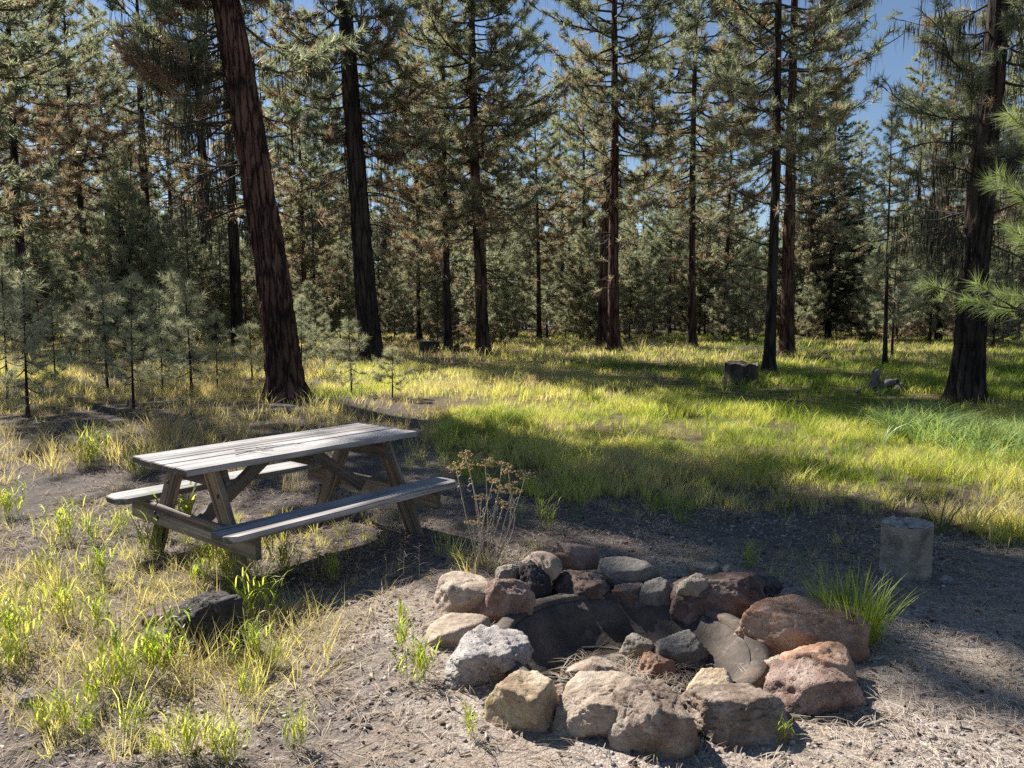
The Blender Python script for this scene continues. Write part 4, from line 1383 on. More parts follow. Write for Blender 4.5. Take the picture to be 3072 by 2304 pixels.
# ------------------------------------------------------------------ fire ring (steel/concrete dish sunk in the ground)
def fire_ring():
    root = empty('fire_pit_ring', (PIT[0], PIT[1], 0), 0, 'dark round dish-shaped fire pit liner with a rolled rim sunk among the rocks', 'fire ring')
    seg = 96
    prof = [(PIT_R - 0.36, -0.21), (PIT_R - 0.30, -0.19), (PIT_R - 0.22, -0.145), (PIT_R - 0.14, -0.085), (PIT_R - 0.07, -0.015), (PIT_R - 0.015, RING_TOP - 0.014), (PIT_R, RING_TOP - 0.012)]
    prof2 = [(PIT_R + 0.004, RING_TOP - 0.03), (PIT_R + 0.006, RING_TOP + 0.008), (PIT_R + 0.018, RING_TOP + 0.016), (PIT_R + 0.055, RING_TOP + 0.020), (PIT_R + 0.085, RING_TOP + 0.012), (PIT_R + 0.092, RING_TOP - 0.01), (PIT_R + 0.08, RING_TOP - 0.08)]

    def lathe(pr, name, mat):
        a = np.linspace(0, 2 * np.pi, seg, endpoint=False)
        pr = np.array(pr)
        wob = 1 + 0.006 * np.sin(3 * a + 1) + 0.004 * np.sin(7 * a)
        V = np.stack([pr[:, 0][:, None] * wob * np.cos(a), pr[:, 0][:, None] * wob * np.sin(a), np.repeat(pr[:, 1][:, None], seg, 1)], -1).reshape(-1, 3)
        i = np.arange(len(pr) - 1)[:, None] * seg
        j = np.arange(seg)[None, :]
        k = (j + 1) % seg
        F = np.stack([i + j, i + k, i + seg + k, i + seg + j], -1).reshape(-1, 4)
        return mesh_np(name, V, F, mat, root, smooth=True)
    lathe(prof, 'inner_wall', rock_mat('sooty_liner', (0.030, 0.025, 0.022), (0.075, 0.063, 0.055), (0.155, 0.120, 0.095), 0.0, 0.45))
    lathe(prof2, 'rim', rock_mat('worn_rim', (0.04, 0.033, 0.028), (0.10, 0.082, 0.070), (0.18, 0.135, 0.105), 0.0, 0.6))
    # ash and soil fill
    n = 40
    rr = np.linspace(0.0, PIT_R - 0.24, 16)
    a = np.linspace(0, 2 * np.pi, n, endpoint=False)
    A, Rr = np.meshgrid(a, rr)
    x, y = Rr * np.cos(A), Rr * np.sin(A)
    z = PIT_FLOOR + (n2(x.ravel(), y.ravel(), 6, 4, 4) - 0.5).reshape(x.shape) * 0.05 - 0.03 * np.clip(y / PIT_R, 0, 1) + 0.03 * (1 - Rr / PIT_R)
    V = np.stack([x, y, z], -1).reshape(-1, 3)
    i = np.arange(15)[:, None] * n
    j = np.arange(n)[None, :]
    k = (j + 1) % n
    F = np.stack([i + j, i + k, i + n + k, i + n + j], -1).reshape(-1, 4)
    o = mesh_np('ash_fill', V, F, plain_mat('ash_and_soil', (0.018, 0.015, 0.013), (0.17, 0.155, 0.14), 16, 0.95, 0.8), root, smooth=True)
    tag(o, kind='stuff')


fire_ring()

# ------------------------------------------------------------------ grass prototypes
def blade_ribbons(n, h, w, rng, spread=0.05, lean=0.5, curl=0.6, seg=3, hv=0.4, root_spread=None):
    """n ribbons rising from around the origin: returns V, F"""
    Vs, Fs = [], []
    m = 2 * seg + 1
    for i in range(n):
        a = rng.uniform(0, 2 * np.pi)
        hh = h * (1 - hv * rng.uniform() ** 1.5)
        ln = lean * rng.uniform(0.15, 1.0)
        d = np.array([math.cos(a), math.sin(a), 0])
        r0 = spread * math.sqrt(rng.uniform())
        a2 = a + rng.normal(0, 0.8)
        b0 = np.array([math.cos(a2), math.sin(a2), 0]) * r0
        s_ = np.linspace(0, 1, seg + 1)
        out = ln * s_ + curl * rng.uniform(0, 1) * s_ ** 2.6
        up = s_ - 0.42 * curl * rng.uniform(0, 1) * s_ ** 3
        C = b0 + d * (out * hh)[:, None] + np.stack([0 * s_, 0 * s_, up * hh], 1)
        sd = np.array([-d[1], d[0], 0.0]) * math.cos(0.6 * rng.normal()) + d * 0.4 * rng.normal()
        sd = sd / np.linalg.norm(sd)
        ww = w * rng.uniform(0.7, 1.25) * np.array([0.65] + list(np.linspace(1.0, 0.55, seg - 1)) if seg > 1 else [1.0])
        L_ = C[:-1] - sd * (ww / 2)[:, None]
        R__ = C[:-1] + sd * (ww / 2)[:, None]
        V = np.empty((m, 3))
        V[0:2 * seg:2] = L_
        V[1:2 * seg:2] = R__
        V[-1] = C[-1]
        F = []
        for q in range(seg - 1):
            F += [(2 * q, 2 * q + 1, 2 * q + 3), (2 * q, 2 * q + 3, 2 * q + 2)]
        F.append((2 * seg - 2, 2 * seg - 1, m - 1))
        Fs.append(np.array(F) + i * m)
        Vs.append(V)
    return np.concatenate(Vs), np.concatenate(Fs)


def shoot_ribbons(n, h, w, rng, spread=0.05):
    """brome-like shoots: a stem with leaves leaving it alternately, broad and arching"""
    g = Geo()
    for i in range(n):
        a0 = rng.uniform(0, 6.28)
        b0 = np.array([math.cos(a0), math.sin(a0), 0]) * spread * math.sqrt(rng.uniform())
        hs = h * rng.uniform(0.45, 0.85)
        ld = np.array([rng.normal(0, 0.22), rng.normal(0, 0.22), 1.0])
        top = b0 + ld * hs
        v, f = tube([b0, b0 + ld * hs * 0.5, top], [0.0017, 0.0014, 0.0008], 3, False)
        g.add(v, f, rng.uniform(0.2, 0.7))
        nl = rng.integers(3, 6)
        for k in range(nl):
            q = 0.3 + 0.7 * k / (nl - 1)
            base = b0 + ld * hs * q
            a = a0 + k * 2.4 + rng.normal(0, 0.4)
            d = np.array([math.cos(a), math.sin(a), 0])
            L = h * rng.uniform(0.35, 0.6)
            e = rng.uniform(1.05, 1.42)
            s_ = np.linspace(0, 1, 5)
            C = base + d * (L * (math.cos(e) * s_ + 0.35 * s_ ** 2.2))[:, None] + np.stack([0 * s_, 0 * s_, L * (math.sin(e) * s_ - 0.38 * rng.uniform(0.3, 1.4) * s_ ** 2.5)], 1)
            sd = np.array([-d[1], d[0], 0.25 * rng.normal()])
            ww = w * rng.uniform(0.7, 1.15) * np.array([0.5, 1.0, 0.85, 0.5])
            V = np.empty((9, 3))
            V[0:8:2] = C[:4] - sd * (ww / 2)[:, None]
            V[1:8:2] = C[:4] + sd * (ww / 2)[:, None]
            V[8] = C[4]
            F = []
            for z in range(3):
                F += [(2 * z, 2 * z + 1, 2 * z + 3), (2 * z, 2 * z + 3, 2 * z + 2)]
            F.append((6, 7, 8))
            g.add(V, np.array(F), np.clip(rng.normal(0.48, 0.32), 0, 1))
    return g


def ribbon_obj(name, V, F, mat):
    me_o = mesh_np(name, V, F, mat, tint=np.zeros(len(V)))
    return me_o


rng = np.random.default_rng(8)
GP = {}
for key, args in {
    'fine_a': dict(n=22, h=0.30, w=0.0048, spread=0.07, lean=0.42, curl=0.5),
    'fine_b': dict(n=18, h=0.34, w=0.0055, spread=0.08, lean=0.5, curl=0.7),
    'broad_a': dict(n=11, h=0.34, w=0.0095, spread=0.06, lean=0.5, curl=0.9, seg=4),
    'broad_b': dict(n=9, h=0.42, w=0.0085, spread=0.06, lean=0.4, curl=0.8, seg=4),
    'straw_a': dict(n=16, h=0.17, w=0.0034, spread=0.09, lean=1.3, curl=0.6, hv=0.6),
    'straw_b': dict(n=12, h=0.24, w=0.0030, spread=0.06, lean=0.7, curl=0.5, hv=0.6),
    'far_a': dict(n=12, h=0.36, w=0.018, spread=0.22, lean=0.4, curl=0.6, seg=2),
    'far_b': dict(n=10, h=0.30, w=0.016, spread=0.24, lean=0.6, curl=0.6, seg=2),
    'pale_a': dict(n=12, h=0.5, w=0.013, spread=0.09, lean=0.55, curl=1.1, seg=4),
    'pale_b': dict(n=9, h=0.55, w=0.012, spread=0.07, lean=0.4, curl=1.0, seg=4),
}.items():
    V, F = blade_ribbons(rng=rng, **args)
    GP[key] = (V, F)

# visible prototypes stand as tufts of their own in the meadow; the meadow repeats their meshes
PROTO_POS = {'fine_a': ((1240, 1128), 'fine-bladed grass tuft at the gravel edge behind the back rocks'), 'fine_b': ((1480, 1138), 'thin grass tuft at the gravel edge behind the flat slabs'),
             'broad_a': ((2030, 1160), 'broad-bladed green tuft just right of and behind the log round'), 'broad_b': ((1700, 1120), 'tall broad-bladed tuft at the meadow edge left of the log round'),
             'straw_a': ((250, 1150), 'flattened straw tuft left of the table leg'), 'straw_b': ((1130, 1140), 'thin straw tuft behind the dried yarrow'),
             'pale_a': ((1900, 960), 'pale arching broad-leaved tuft at the left end of the tall pale grass'), 'pale_b': ((2130, 985), 'pale upright broad-leaved tuft in front of the shaggy pine'),
             'far_a': ((1450, 800), 'wide grass clump in the far shade of the meadow'), 'far_b': ((1150, 800), 'wide grass clump in the far sunny meadow')}
PROTO = {}
for key, (V, F) in GP.items():
    px, lab = PROTO_POS[key]
    o = ribbon_obj('grass_tuft', V, F, M['grass_pale' if key.startswith('pale') else 'grass'])
    b = G(*px)
    o.location = (b[0], b[1], gz1(b[0], b[1]))
    tag(o, lab, 'grass tuft')
    PROTO[key] = o


def scatter(name, label, keys, P, rot, scl, tint, idx, cat='grass'):
    """one object: points that repeat the tuft meshes (geometry nodes)"""
    me = bpy.data.meshes.new(name)
    me.vertices.add(len(P))
    me.vertices.foreach_set('co', np.ascontiguousarray(P, np.float32).ravel())
    for nm, tp, arr in (('rot', 'FLOAT_VECTOR', rot), ('scl', 'FLOAT', scl), ('tint', 'FLOAT', tint), ('idx', 'INT', idx)):
        a = me.attributes.new(nm, tp, 'POINT')
        if tp == 'FLOAT_VECTOR':
            a.data.foreach_set('vector', np.ascontiguousarray(arr, np.float32).ravel())
        else:
            a.data.foreach_set('value', np.ascontiguousarray(arr, np.int32 if tp == 'INT' else np.float32))
    o = bpy.data.objects.new(name, me)
    COL.objects.link(o)
    ng = bpy.data.node_groups.new(name + '_nodes', 'GeometryNodeTree')
    ng.interface.new_socket('Geometry', in_out='INPUT', socket_type='NodeSocketGeometry')
    ng.interface.new_socket('Geometry', in_out='OUTPUT', socket_type='NodeSocketGeometry')
    N, L = ng.nodes, ng.links
    gi, go = N.new('NodeGroupInput'), N.new('NodeGroupOutput')
    jo = N.new('GeometryNodeJoinGeometry')
    for k in keys:
        oi = N.new('GeometryNodeObjectInfo')
        oi.inputs['Object'].default_value = PROTO[k]
        oi.inputs['As Instance'].default_value = True
        L.new(oi.outputs['Geometry'], jo.inputs[0])
    ip = N.new('GeometryNodeInstanceOnPoints')
    ip.inputs['Pick Instance'].default_value = True

    def na(nm, tp):
        n = N.new('GeometryNodeInputNamedAttribute')
        n.data_type = tp
        n.inputs['Name'].default_value = nm
        return n.outputs['Attribute']
    L.new(gi.outputs[0], ip.inputs['Points'])
    L.new(jo.outputs[0], ip.inputs['Instance'])
    L.new(na('idx', 'INT'), ip.inputs['Instance Index'])
    L.new(na('rot', 'FLOAT_VECTOR'), ip.inputs['Rotation'])
    L.new(na('scl', 'FLOAT'), ip.inputs['Scale'])
    L.new(ip.outputs[0], go.inputs[0])
    md = o.modifiers.new('scatter', 'NODES')
    md.node_group = ng
    me.materials.append(M['grass'])
    tag(o, label, cat, None, 'stuff')
    return o


# ------------------------------------------------------------------ meadow
def sample(n, x0, x1, y0, y1, rng):
    return rng.uniform(x0, x1, n), rng.uniform(y0, y1, n)


def meadow_tint(x, y, rng):
    """0 green .. 1 straw, by place"""
    nz = n2(x, y, 0.32, 31, 3) - 0.5
    nf = n2(x, y, 1.6, 33, 2) - 0.5
    t = 0.58 + 1.0 * nz + 0.9 * nf
    t = t - 0.05 * np.clip(x - 1.0, -2.5, 5) + 0.02 * np.clip(-x, 0, 8)
    t = np.where((y > 22) & (x < 9), t + 0.16, t)
    t = np.where((x < -1.0) & (y < 14), t + 0.3, t)
    return np.clip(t + rng.normal(0, 0.10, len(x)), 0.02, 0.98)


def lay(name, label, n, box, keys, wfun, hs, rng, tadd=0.0, tilt=0.12, tfix=None):
    x, y = sample(n, *box, rng)
    ang = np.abs(x) < 0.78 * y + 2.0
    w = wfun(x, y)
    keep = ang & (rng.uniform(size=n) < w) & (np.hypot(x - PIT[0], y - PIT[1]) > PIT_R + 0.12)
    # nothing grows through the table legs and benches, nor through the stumps
    x, y = x[keep], y[keep]
    m = len(x)
    P = np.stack([x, y, gz(x, y) - 0.008], 1)
    rot = np.stack([rng.normal(0, tilt, m), rng.normal(0, tilt, m), rng.uniform(0, 6.28, m)], 1)
    scl = rng.uniform(hs[0], hs[1], m) * (0.45 + 1.1 * n2(x, y, 0.9, 41, 3))
    tint = np.clip((meadow_tint(x, y, rng) if tfix is None else rng.normal(tfix, 0.12, m)) + tadd, 0, 1)
    return scatter(name, label, keys, P, rot, scl, tint, rng.integers(0, len(keys), m))


rng = np.random.default_rng(21)
lay('meadow_grass', 'fine grass of the near meadow, green in shade and yellow in sun', 30000, (-2.2, 12, 5.2, 12.5), ['fine_a', 'fine_b', 'straw_b', 'broad_a'],
    lambda x, y: meadow_w(x, y) ** 1.7 * np.where(x > -1.2, 1, 0.4) * np.clip(0.40 + 2.2 * (n2(x, y, 1.3, 51, 3) - 0.42), 0.12, 1), (0.4, 0.8), rng)
lay('middle_meadow_grass', 'grass of the middle meadow around the stumps', 34000, (-15, 17, 12, 22), ['fine_b', 'far_b', 'broad_b', 'straw_b'],
    lambda x, y: meadow_w(x, y) * np.clip(0.4 + 2.0 * (n2(x, y, 0.9, 52, 3) - 0.42), 0.12, 1), (0.4, 0.8), rng)
lay('far_meadow_grass', 'far meadow grass running in under the pines', 36000, (-34, 36, 21, 52), ['far_a', 'far_b'],
    lambda x, y: np.clip(0.35 + 1.8 * (n2(x, y, 0.4, 53, 3) - 0.36), 0.08, 1), (0.4, 0.85), rng)
lay('wood_floor_grass', 'dry grass and weeds left of the clearing under the saplings', 9000, (-13, -1.5, 7, 17), ['straw_a', 'straw_b', 'fine_b'],
    lambda x, y: np.clip(0.15 + 1.6 * (n2(x, y, 0.7, 54, 3) - 0.42), 0.02, 1), (0.6, 1.3), rng, 0.18)
lay('straw_grass', 'low dry straw grass left of and around the table', 3300, (-4.6, -0.55, 2.5, 6.6), ['straw_a', 'straw_b', 'straw_a'],
    lambda x, y: np.clip(meadow_w(x, y) * 1.5 * np.clip(n2(x, y, 2.0, 55, 2) * 1.9 - 0.4, 0, 1), 0, 1), (0.5, 1.05), rng, tfix=0.90, tilt=0.25)
lay('edge_weeds', 'dry brown weeds and low growth along the foot of the pines', 5200, (-26, 28, 23, 38), ['straw_b', 'far_b', 'fine_b'],
    lambda x, y: np.clip(n2(x, y, 0.5, 59, 3) * 2.4 - 0.8, 0, 1), (0.7, 1.5), rng, tfix=0.88, tilt=0.2)
lay('left_mixed_grass', 'mixed green and straw grass standing left of the table and round the dark boulder', 1000, (-4.6, -0.75, 2.7, 6.2), ['fine_b', 'straw_b', 'broad_b', 'fine_a'],
    lambda x, y: np.clip(np.clip((-x - 0.85) / 0.5, 0, 1) * np.clip(n2(x, y, 1.8, 58, 3) * 2.6 - 0.95, 0, 1), 0, 1), (0.3, 0.7), rng, tfix=0.68, tilt=0.25)
lay('pale_tall_grass', 'tall pale green grass catching the sun before the shaggy pine', 2400, (5.0, 10.2, 8.2, 11.2), ['pale_a', 'pale_b', 'broad_b'],
    lambda x, y: np.clip(1.3 - np.abs(y - 9.7 + 0.1 * (x - 6)) / 1.1, 0, 1) * np.clip(n2(x, y, 1.2, 56, 2) * 2 - 0.35, 0, 1), (0.6, 1.0), rng, tfix=0.35)
lay('gravel_weeds', 'sparse thin weeds on the shaded gravel', 500, (-0.5, 4.5, 4.6, 7.4), ['straw_b', 'straw_a', 'fine_a'],
    lambda x, y: np.clip(n2(x, y, 1.4, 57, 2) * 1.6 - 0.55, 0, 1), (0.35, 0.8), rng, tfix=0.75, tilt=0.3)

# bright grass shoots one can count in the foreground
SH = []
for i in range(5):
    rr = np.random.default_rng(300 + i)
    g = shoot_ribbons((13, 19, 9, 26, 18)[i], 0.26, (0.009, 0.0085, 0.010, 0.008, 0.007)[i], rr, (0.05, 0.07, 0.03, 0.09, 0.06)[i])
    o = g.obj('grass_shoots', M['shoot'])
    SH.append(o)
SHOOTS = [  # base px, height px, proto, label
    ((345, 1470), 120, 3, 'brightest yellow-green grass clump in front of the dark craggy boulder'),
    ((415, 1400), 80, 1, 'grass shoots against the face of the dark craggy boulder'), ((455, 1398), 60, 0, 'thin grass shoots at the right of the boulder face'),
    ((245, 1500), 115, 1, 'arching broad-leaved grass clump below left of the boulder'), ((205, 1545), 85, 2, 'grass shoots left below the arching clump'),
    ((285, 1470), 60, 0, 'small grass shoots between the arching clump and the brightest clump'), ((560, 1335), 95, 3, 'wide fan of green grass right of the dark boulder'),
    ((625, 1245), 75, 1, 'green grass tuft in the shade under the front bench'), ((497, 1262), 80, 2, 'grass shoots growing up past the near bench support'),
    ((395, 1182), 115, 2, 'tall lone grass shoot crossing the table cross beam'), ((350, 1170), 60, 0, 'small grass shoots at the foot of the near table end'),
    ((430, 1262), 55, 0, 'grass shoots in dry litter below the near bench end'), ((205, 1262), 75, 1, 'grass shoots in the straw left of the table'),
    ((140, 1175), 80, 4, 'grass shoots in the straw near the left rear bench end'), ((195, 1180), 60, 0, 'short grass shoots below the left rear bench end'),
    ((262, 1160), 50, 4, 'pale grass shoots beside the rear table leg'), ((150, 1345), 90, 1, 'yellow-green grass shoots left of the brown stone'),
    ((215, 1370), 85, 4, 'grass shoots between the brown stone and the yellow-green ones'), ((100, 1250), 60, 4, 'grass shoots in pale straw at the left'),
    ((20, 1120), 70, 3, 'bright grass clump cut by the left edge beside the bench'), ((40, 1400), 110, 3, 'darker grass clump near the left edge'),
    ((15, 1450), 100, 1, 'dark grass clump cut by the left edge'), ((120, 1590), 85, 1, 'grass shoots by the small grey stone'), ((85, 1575), 60, 0, 'small grass shoots just right of the grey stone'),
    ((190, 1610), 70, 2, 'grass shoots in dark litter at the lower left'), ((290, 1595), 75, 4, 'grass shoots above the bleached stick'),
    ((335, 1655), 60, 0, 'grass shoots at the bottom edge left of the wide clump'), ((415, 1640), 85, 3, 'wide grass clump near the bottom edge'),
    ((500, 1655), 85, 4, 'grass clump at the bottom edge right of the wide clump'), ((468, 1648), 60, 0, 'small shoots between the two bottom-edge clumps'),
    ((640, 1625), 80, 4, 'grass clump alone on pale gravel right of the bottom-edge clumps'), ((535, 1440), 90, 1, 'grass shoots on gravel below the wide fan of grass'),
    ((530, 1520), 70, 4, 'thin yellow grass shoots on open gravel'), ((600, 1445), 60, 0, 'sparse pale shoots right of the gravel tuft'),
    ((862, 1410), 75, 2, 'yellow-green grass shoot left of the flat tan rock'), ((895, 1478), 90, 1, 'yellow-green grass tuft left of the porous grey rock'),
    ((1022, 1605), 70, 2, 'small grass shoot left of the yellowish front rock'), ((870, 1345), 45, 0, 'single thin grass blade group on gravel left of the ring'),
    ((1690, 1615), 45, 4, 'dark little grass tuft right of the big grey olive rock'), ((545, 1250), 45, 4, 'thin shoots right of the near bench support'),
    ((720, 1262), 60, 4, 'thin green shoots at the shadow edge below the bench'), ((205, 985), 60, 2, 'bright grass shoot in the dark litter behind the table'),
    ((190, 1010), 70, 3, 'grass tuft left behind the table in shade'), ((300, 1030), 60, 1, 'grass tuft just behind the rear bench'), ((1000, 1040), 50, 4, 'shaded grass tuft behind the yarrow'),
    ((512, 1275), 95, 4, 'thin grass standing before the near bench support'), ((330, 1205), 90, 4, 'thin grass standing before the rear table leg'), ((452, 1240), 80, 4, 'thin grass at the foot of the near table leg'),
    ((1620, 1235), 55, 4, 'small grass tuft behind the dark rough rock'), ((1180, 1150), 60, 4, 'shaded grass tuft behind the back red rock'),
]
rng = np.random.default_rng(31)
first = set()
for (bp, hp, k, lab) in SHOOTS:
    b = G(*bp)
    h = hp * math.hypot(b[1], CAM_H) / 1659.0
    o = SH[k]
    if k in first:
        o = o.copy()
        COL.objects.link(o)
    first.add(k)
    sc = h / 0.23
    o.location = (b[0], b[1], gz1(b[0], b[1]) - 0.005)
    o.rotation_euler = (0, 0, rng.uniform(0, 6.28))
    o.scale = (sc, sc, sc)
    tag(o, lab, 'grass tuft', 'grass shoots in the foreground')
# the dense clump beside the orange rock
rr = np.random.default_rng(90)
V, F = blade_ribbons(280, 0.36, 0.007, rr, spread=0.13, lean=0.55, curl=0.35, seg=4, hv=0.5)
b = G(1852, 1395)
o = mesh_np('grass_clump', V, F, M['shoot'], tint=np.repeat(np.clip(rr.normal(0.25, 0.18, 280), 0, 1), 9))
o.location = (b[0], b[1] + 0.06, gz1(b[0], b[1]))
tag(o, 'dense upright green grass clump beside the large orange rock', 'grass tuft')

# ------------------------------------------------------------------ dried yarrow beside the table
def yarrow():
    rr = np.random.default_rng(12)
    b = G(1035, 1232)
    root = empty('dried_yarrow', (b[0], b[1], gz1(b[0], b[1])), 0, 'tall dried yarrow with flat ochre flower heads and curled leaves beside the table', 'plant')
    ms = plain_mat('yarrow_stem', (0.34, 0.27, 0.18), (0.58, 0.48, 0.34), 40)
    mh = plain_mat('yarrow_head', (0.44, 0.29, 0.13), (0.70, 0.52, 0.27), 90, 0.9, 0.6)
    ml = plain_mat('yarrow_leaf', (0.38, 0.35, 0.30), (0.62, 0.58, 0.51), 60)
    heads = [(1005, 985), (1048, 1000), (1012, 1005), (985, 1010), (1085, 1003), (1098, 1018), (1136, 1026), (1065, 1040), (1100, 1050), (1078, 1058), (1110, 1062), (1022, 1130), (1040, 1075), (1088, 1090)]
    lv = Geo()
    for i, (hx, hy) in enumerate(heads):
        t = AT(hx, hy, b[1] + rr.uniform(-0.12, 0.15)) - np.array([b[0], b[1], gz1(b[0], b[1])])
        s0 = np.array([rr.normal(0, 0.045) + (t[0]) * 0.25, rr.normal(0, 0.05), -0.02])
        q = np.linspace(0, 1, 9)
        C = s0 + (t - s0) * q[:, None] + np.array([rr.normal(0, 0.03), rr.normal(0, 0.03), 0]) * (np.sin(q * 3.14))[:, None]
        g = Geo()
        v, f = tube(C, np.linspace(0.0042, 0.0024, 9), 5)
        g.add(v, f)
        g.obj('stem', ms, root)
        # flat head made of many small florets on short rays
        hd = Geo()
        R = rr.uniform(0.042, 0.072)
        nrm = unit(np.array([rr.normal(0, 0.25), rr.normal(-0.25, 0.2), 1.0]))
        ax = unit(np.cross(nrm, [1, 0.2, 0]))
        ay = np.cross(nrm, ax)
        iv, if_ = ICO[1]
        for k in range(30):
            rad = R * math.sqrt(rr.uniform())
            a = rr.uniform(0, 6.28)
            c = C[-1] + (ax * math.cos(a) + ay * math.sin(a)) * rad + nrm * (0.012 - rad * 0.12 + rr.normal(0, 0.002))
            hd.add(iv * rr.uniform(0.0045, 0.0075) * np.array([1, 1, 0.8]) + c, if_)
            if k % 2 == 0:
                v, f = tube([C[-1] - nrm * 0.012, c], [0.0009, 0.0008], 3, False)
                hd.add(v, f)
        hd.obj('flower_head', mh, root)
        for k in range(6):
            u_ = rr.uniform(0.12, 0.92)
            p0 = np.array([np.interp(u_, q, C[:, z]) for z in range(3)])
            a = rr.uniform(0, 6.28)
            d = np.array([math.cos(a), math.sin(a), 0])
            L = rr.uniform(0.025, 0.055)
            th = np.linspace(0, 3.6, 6)
            pts = p0 + d * (L * 0.6 * np.sin(th * 0.8))[:, None] + np.stack([0 * th, 0 * th, L * 0.5 * (1 - np.cos(th)) * rr.choice([-1, 1])], 1)
            v, f = tube(pts, np.linspace(0.0034, 0.0018, 6), 3, False)
            lv.add(v, f)
    tag(lv.obj('leaves', ml, root), kind='stuff')


yarrow()


def stalk(label, bp, hp, seed, name='seed_stalk', head=True):
    rr = np.random.default_rng(seed)
    b = G(*bp)
    h = hp * b[1] / 1659
    root = empty(name, (b[0], b[1], gz1(b[0], b[1])), 0, label, 'plant')
    ms = plain_mat('dry_stalk', (0.22, 0.17, 0.12), (0.42, 0.35, 0.26), 40)
    g = Geo()
    q = np.linspace(0, 1, 6)
    C = np.stack([rr.normal(0, 0.05) * q ** 2 * h * 2, rr.normal(0, 0.05) * q ** 2, q * h], 1)
    v, f = tube(C, np.linspace(0.002, 0.001, 6), 4)
    g.add(v, f)
    for k in range(7):
        u_ = rr.uniform(0.3, 0.95)
        p0 = np.array([np.interp(u_, q, C[:, z]) for z in range(3)])
        d = unit(rr.normal(size=3) * np.array([1, 1, 0.3]) + np.array([0, 0, 0.5]))
        v, f = tube([p0, p0 + d * h * 0.12, p0 + d * h * 0.2 + np.array([0, 0, -0.01])], [0.0012, 0.001, 0.0007], 3, False)
        g.add(v, f)
    g.obj('stem', ms, root)
    if head:
        hg = Geo()
        for k in range(26):
            u_ = rr.uniform(0.62, 1.0)
            p0 = np.array([np.interp(u_, q, C[:, z]) for z in range(3)])
            d = unit(np.array([rr.normal(), rr.normal(), 1.2]))
            w = unit(np.cross(d, rr.normal(size=3))) * 0.004
            hg.add(np.array([p0 - w, p0 + w, p0 + d * 0.03]), np.array([[0, 1, 2]]))
        hg.obj('seed_head', M['rot_wood'], root)
    return root


stalk('rusty dried seed stalk on the gravel left of the yarrow', (872, 1262), 110, 1)
stalk('pale branching dry weed just right of the rusty seed stalk', (906, 1262), 95, 2, 'dry_weed', False)
stalk('thin dry weed in front of the broad pale front rock', (1255, 1598), 70, 3, 'dry_weed', False)
stalk('forked dry weed in front of the dark-fronted brown rock', (1420, 1640), 90, 4, 'dry_weed', False)
stalk('slim dry stalk in front of the big grey olive rock', (1535, 1640), 75, 5, 'dry_weed', False)
stalk('spindly reddish dead weed growing inside the fire pit', (1256, 1425), 80, 6, 'dry_weed', True)

# ------------------------------------------------------------------ gravel, needles and sticks on the ground
def gravel():
    rr = np.random.default_rng(44)
    n = 30000
    x = rr.uniform(-4, 4.6, n)
    y = 1.9 + 5.0 * rr.uniform(0, 1, n) ** 1.35
    keep = (np.abs(x) < 0.74 * y + 0.5) & (np.hypot(x - PIT[0], y - PIT[1]) > PIT_R + 0.06)
    keep &= rr.uniform(size=n) < (1.0 - 0.85 * meadow_w(x, y)) * np.clip(n2(x, y, 1.5, 61, 2) * 2.2 - 0.45, 0.1, 1)
    x, y = x[keep], y[keep]
    m = len(x)
    iv, f_ = ICO[1]
    s_ = 0.0042 + 0.009 * rr.uniform(size=m) ** 2.6
    big = rr.uniform(size=m) < 0.008
    s_[big] *= 1.8
    sc = s_[:, None] * rr.uniform(0.6, 1.3, (m, 3)) * np.array([1.1, 1.1, 0.7])
    jit = 1 + rr.normal(0, 0.16, (m, len(iv), 1))
    V = iv[None] * jit * sc[:, None, :]
    a = rr.uniform(0, 6.28, m)
    c, s2 = np.cos(a)[:, None], np.sin(a)[:, None]
    V = np.stack([V[..., 0] * c - V[..., 1] * s2, V[..., 0] * s2 + V[..., 1] * c, V[..., 2]], -1)
    V = V + np.stack([x, y, gz(x, y) + s_ * 0.22], 1)[:, None, :]
    F = f_[None] + (np.arange(m) * len(iv))[:, None, None]
    t = np.repeat(np.clip(rr.normal(0.5, 0.22, m), 0, 1), len(iv))
    st = [(0.0, (0.10, 0.09, 0.088)), (0.3, (0.24, 0.205, 0.19)), (0.55, (0.37, 0.32, 0.29)), (0.8, (0.40, 0.32, 0.26)), (1.0, (0.54, 0.51, 0.48))]
    o = mesh_np('gravel', V.reshape(-1, 3), F.reshape(-1, 3), tint_mat('gravel_chips', st), tint=t)
    tag(o, 'small brown and grey gravel strewn around the fire ring', 'gravel', None, 'stuff')


gravel()


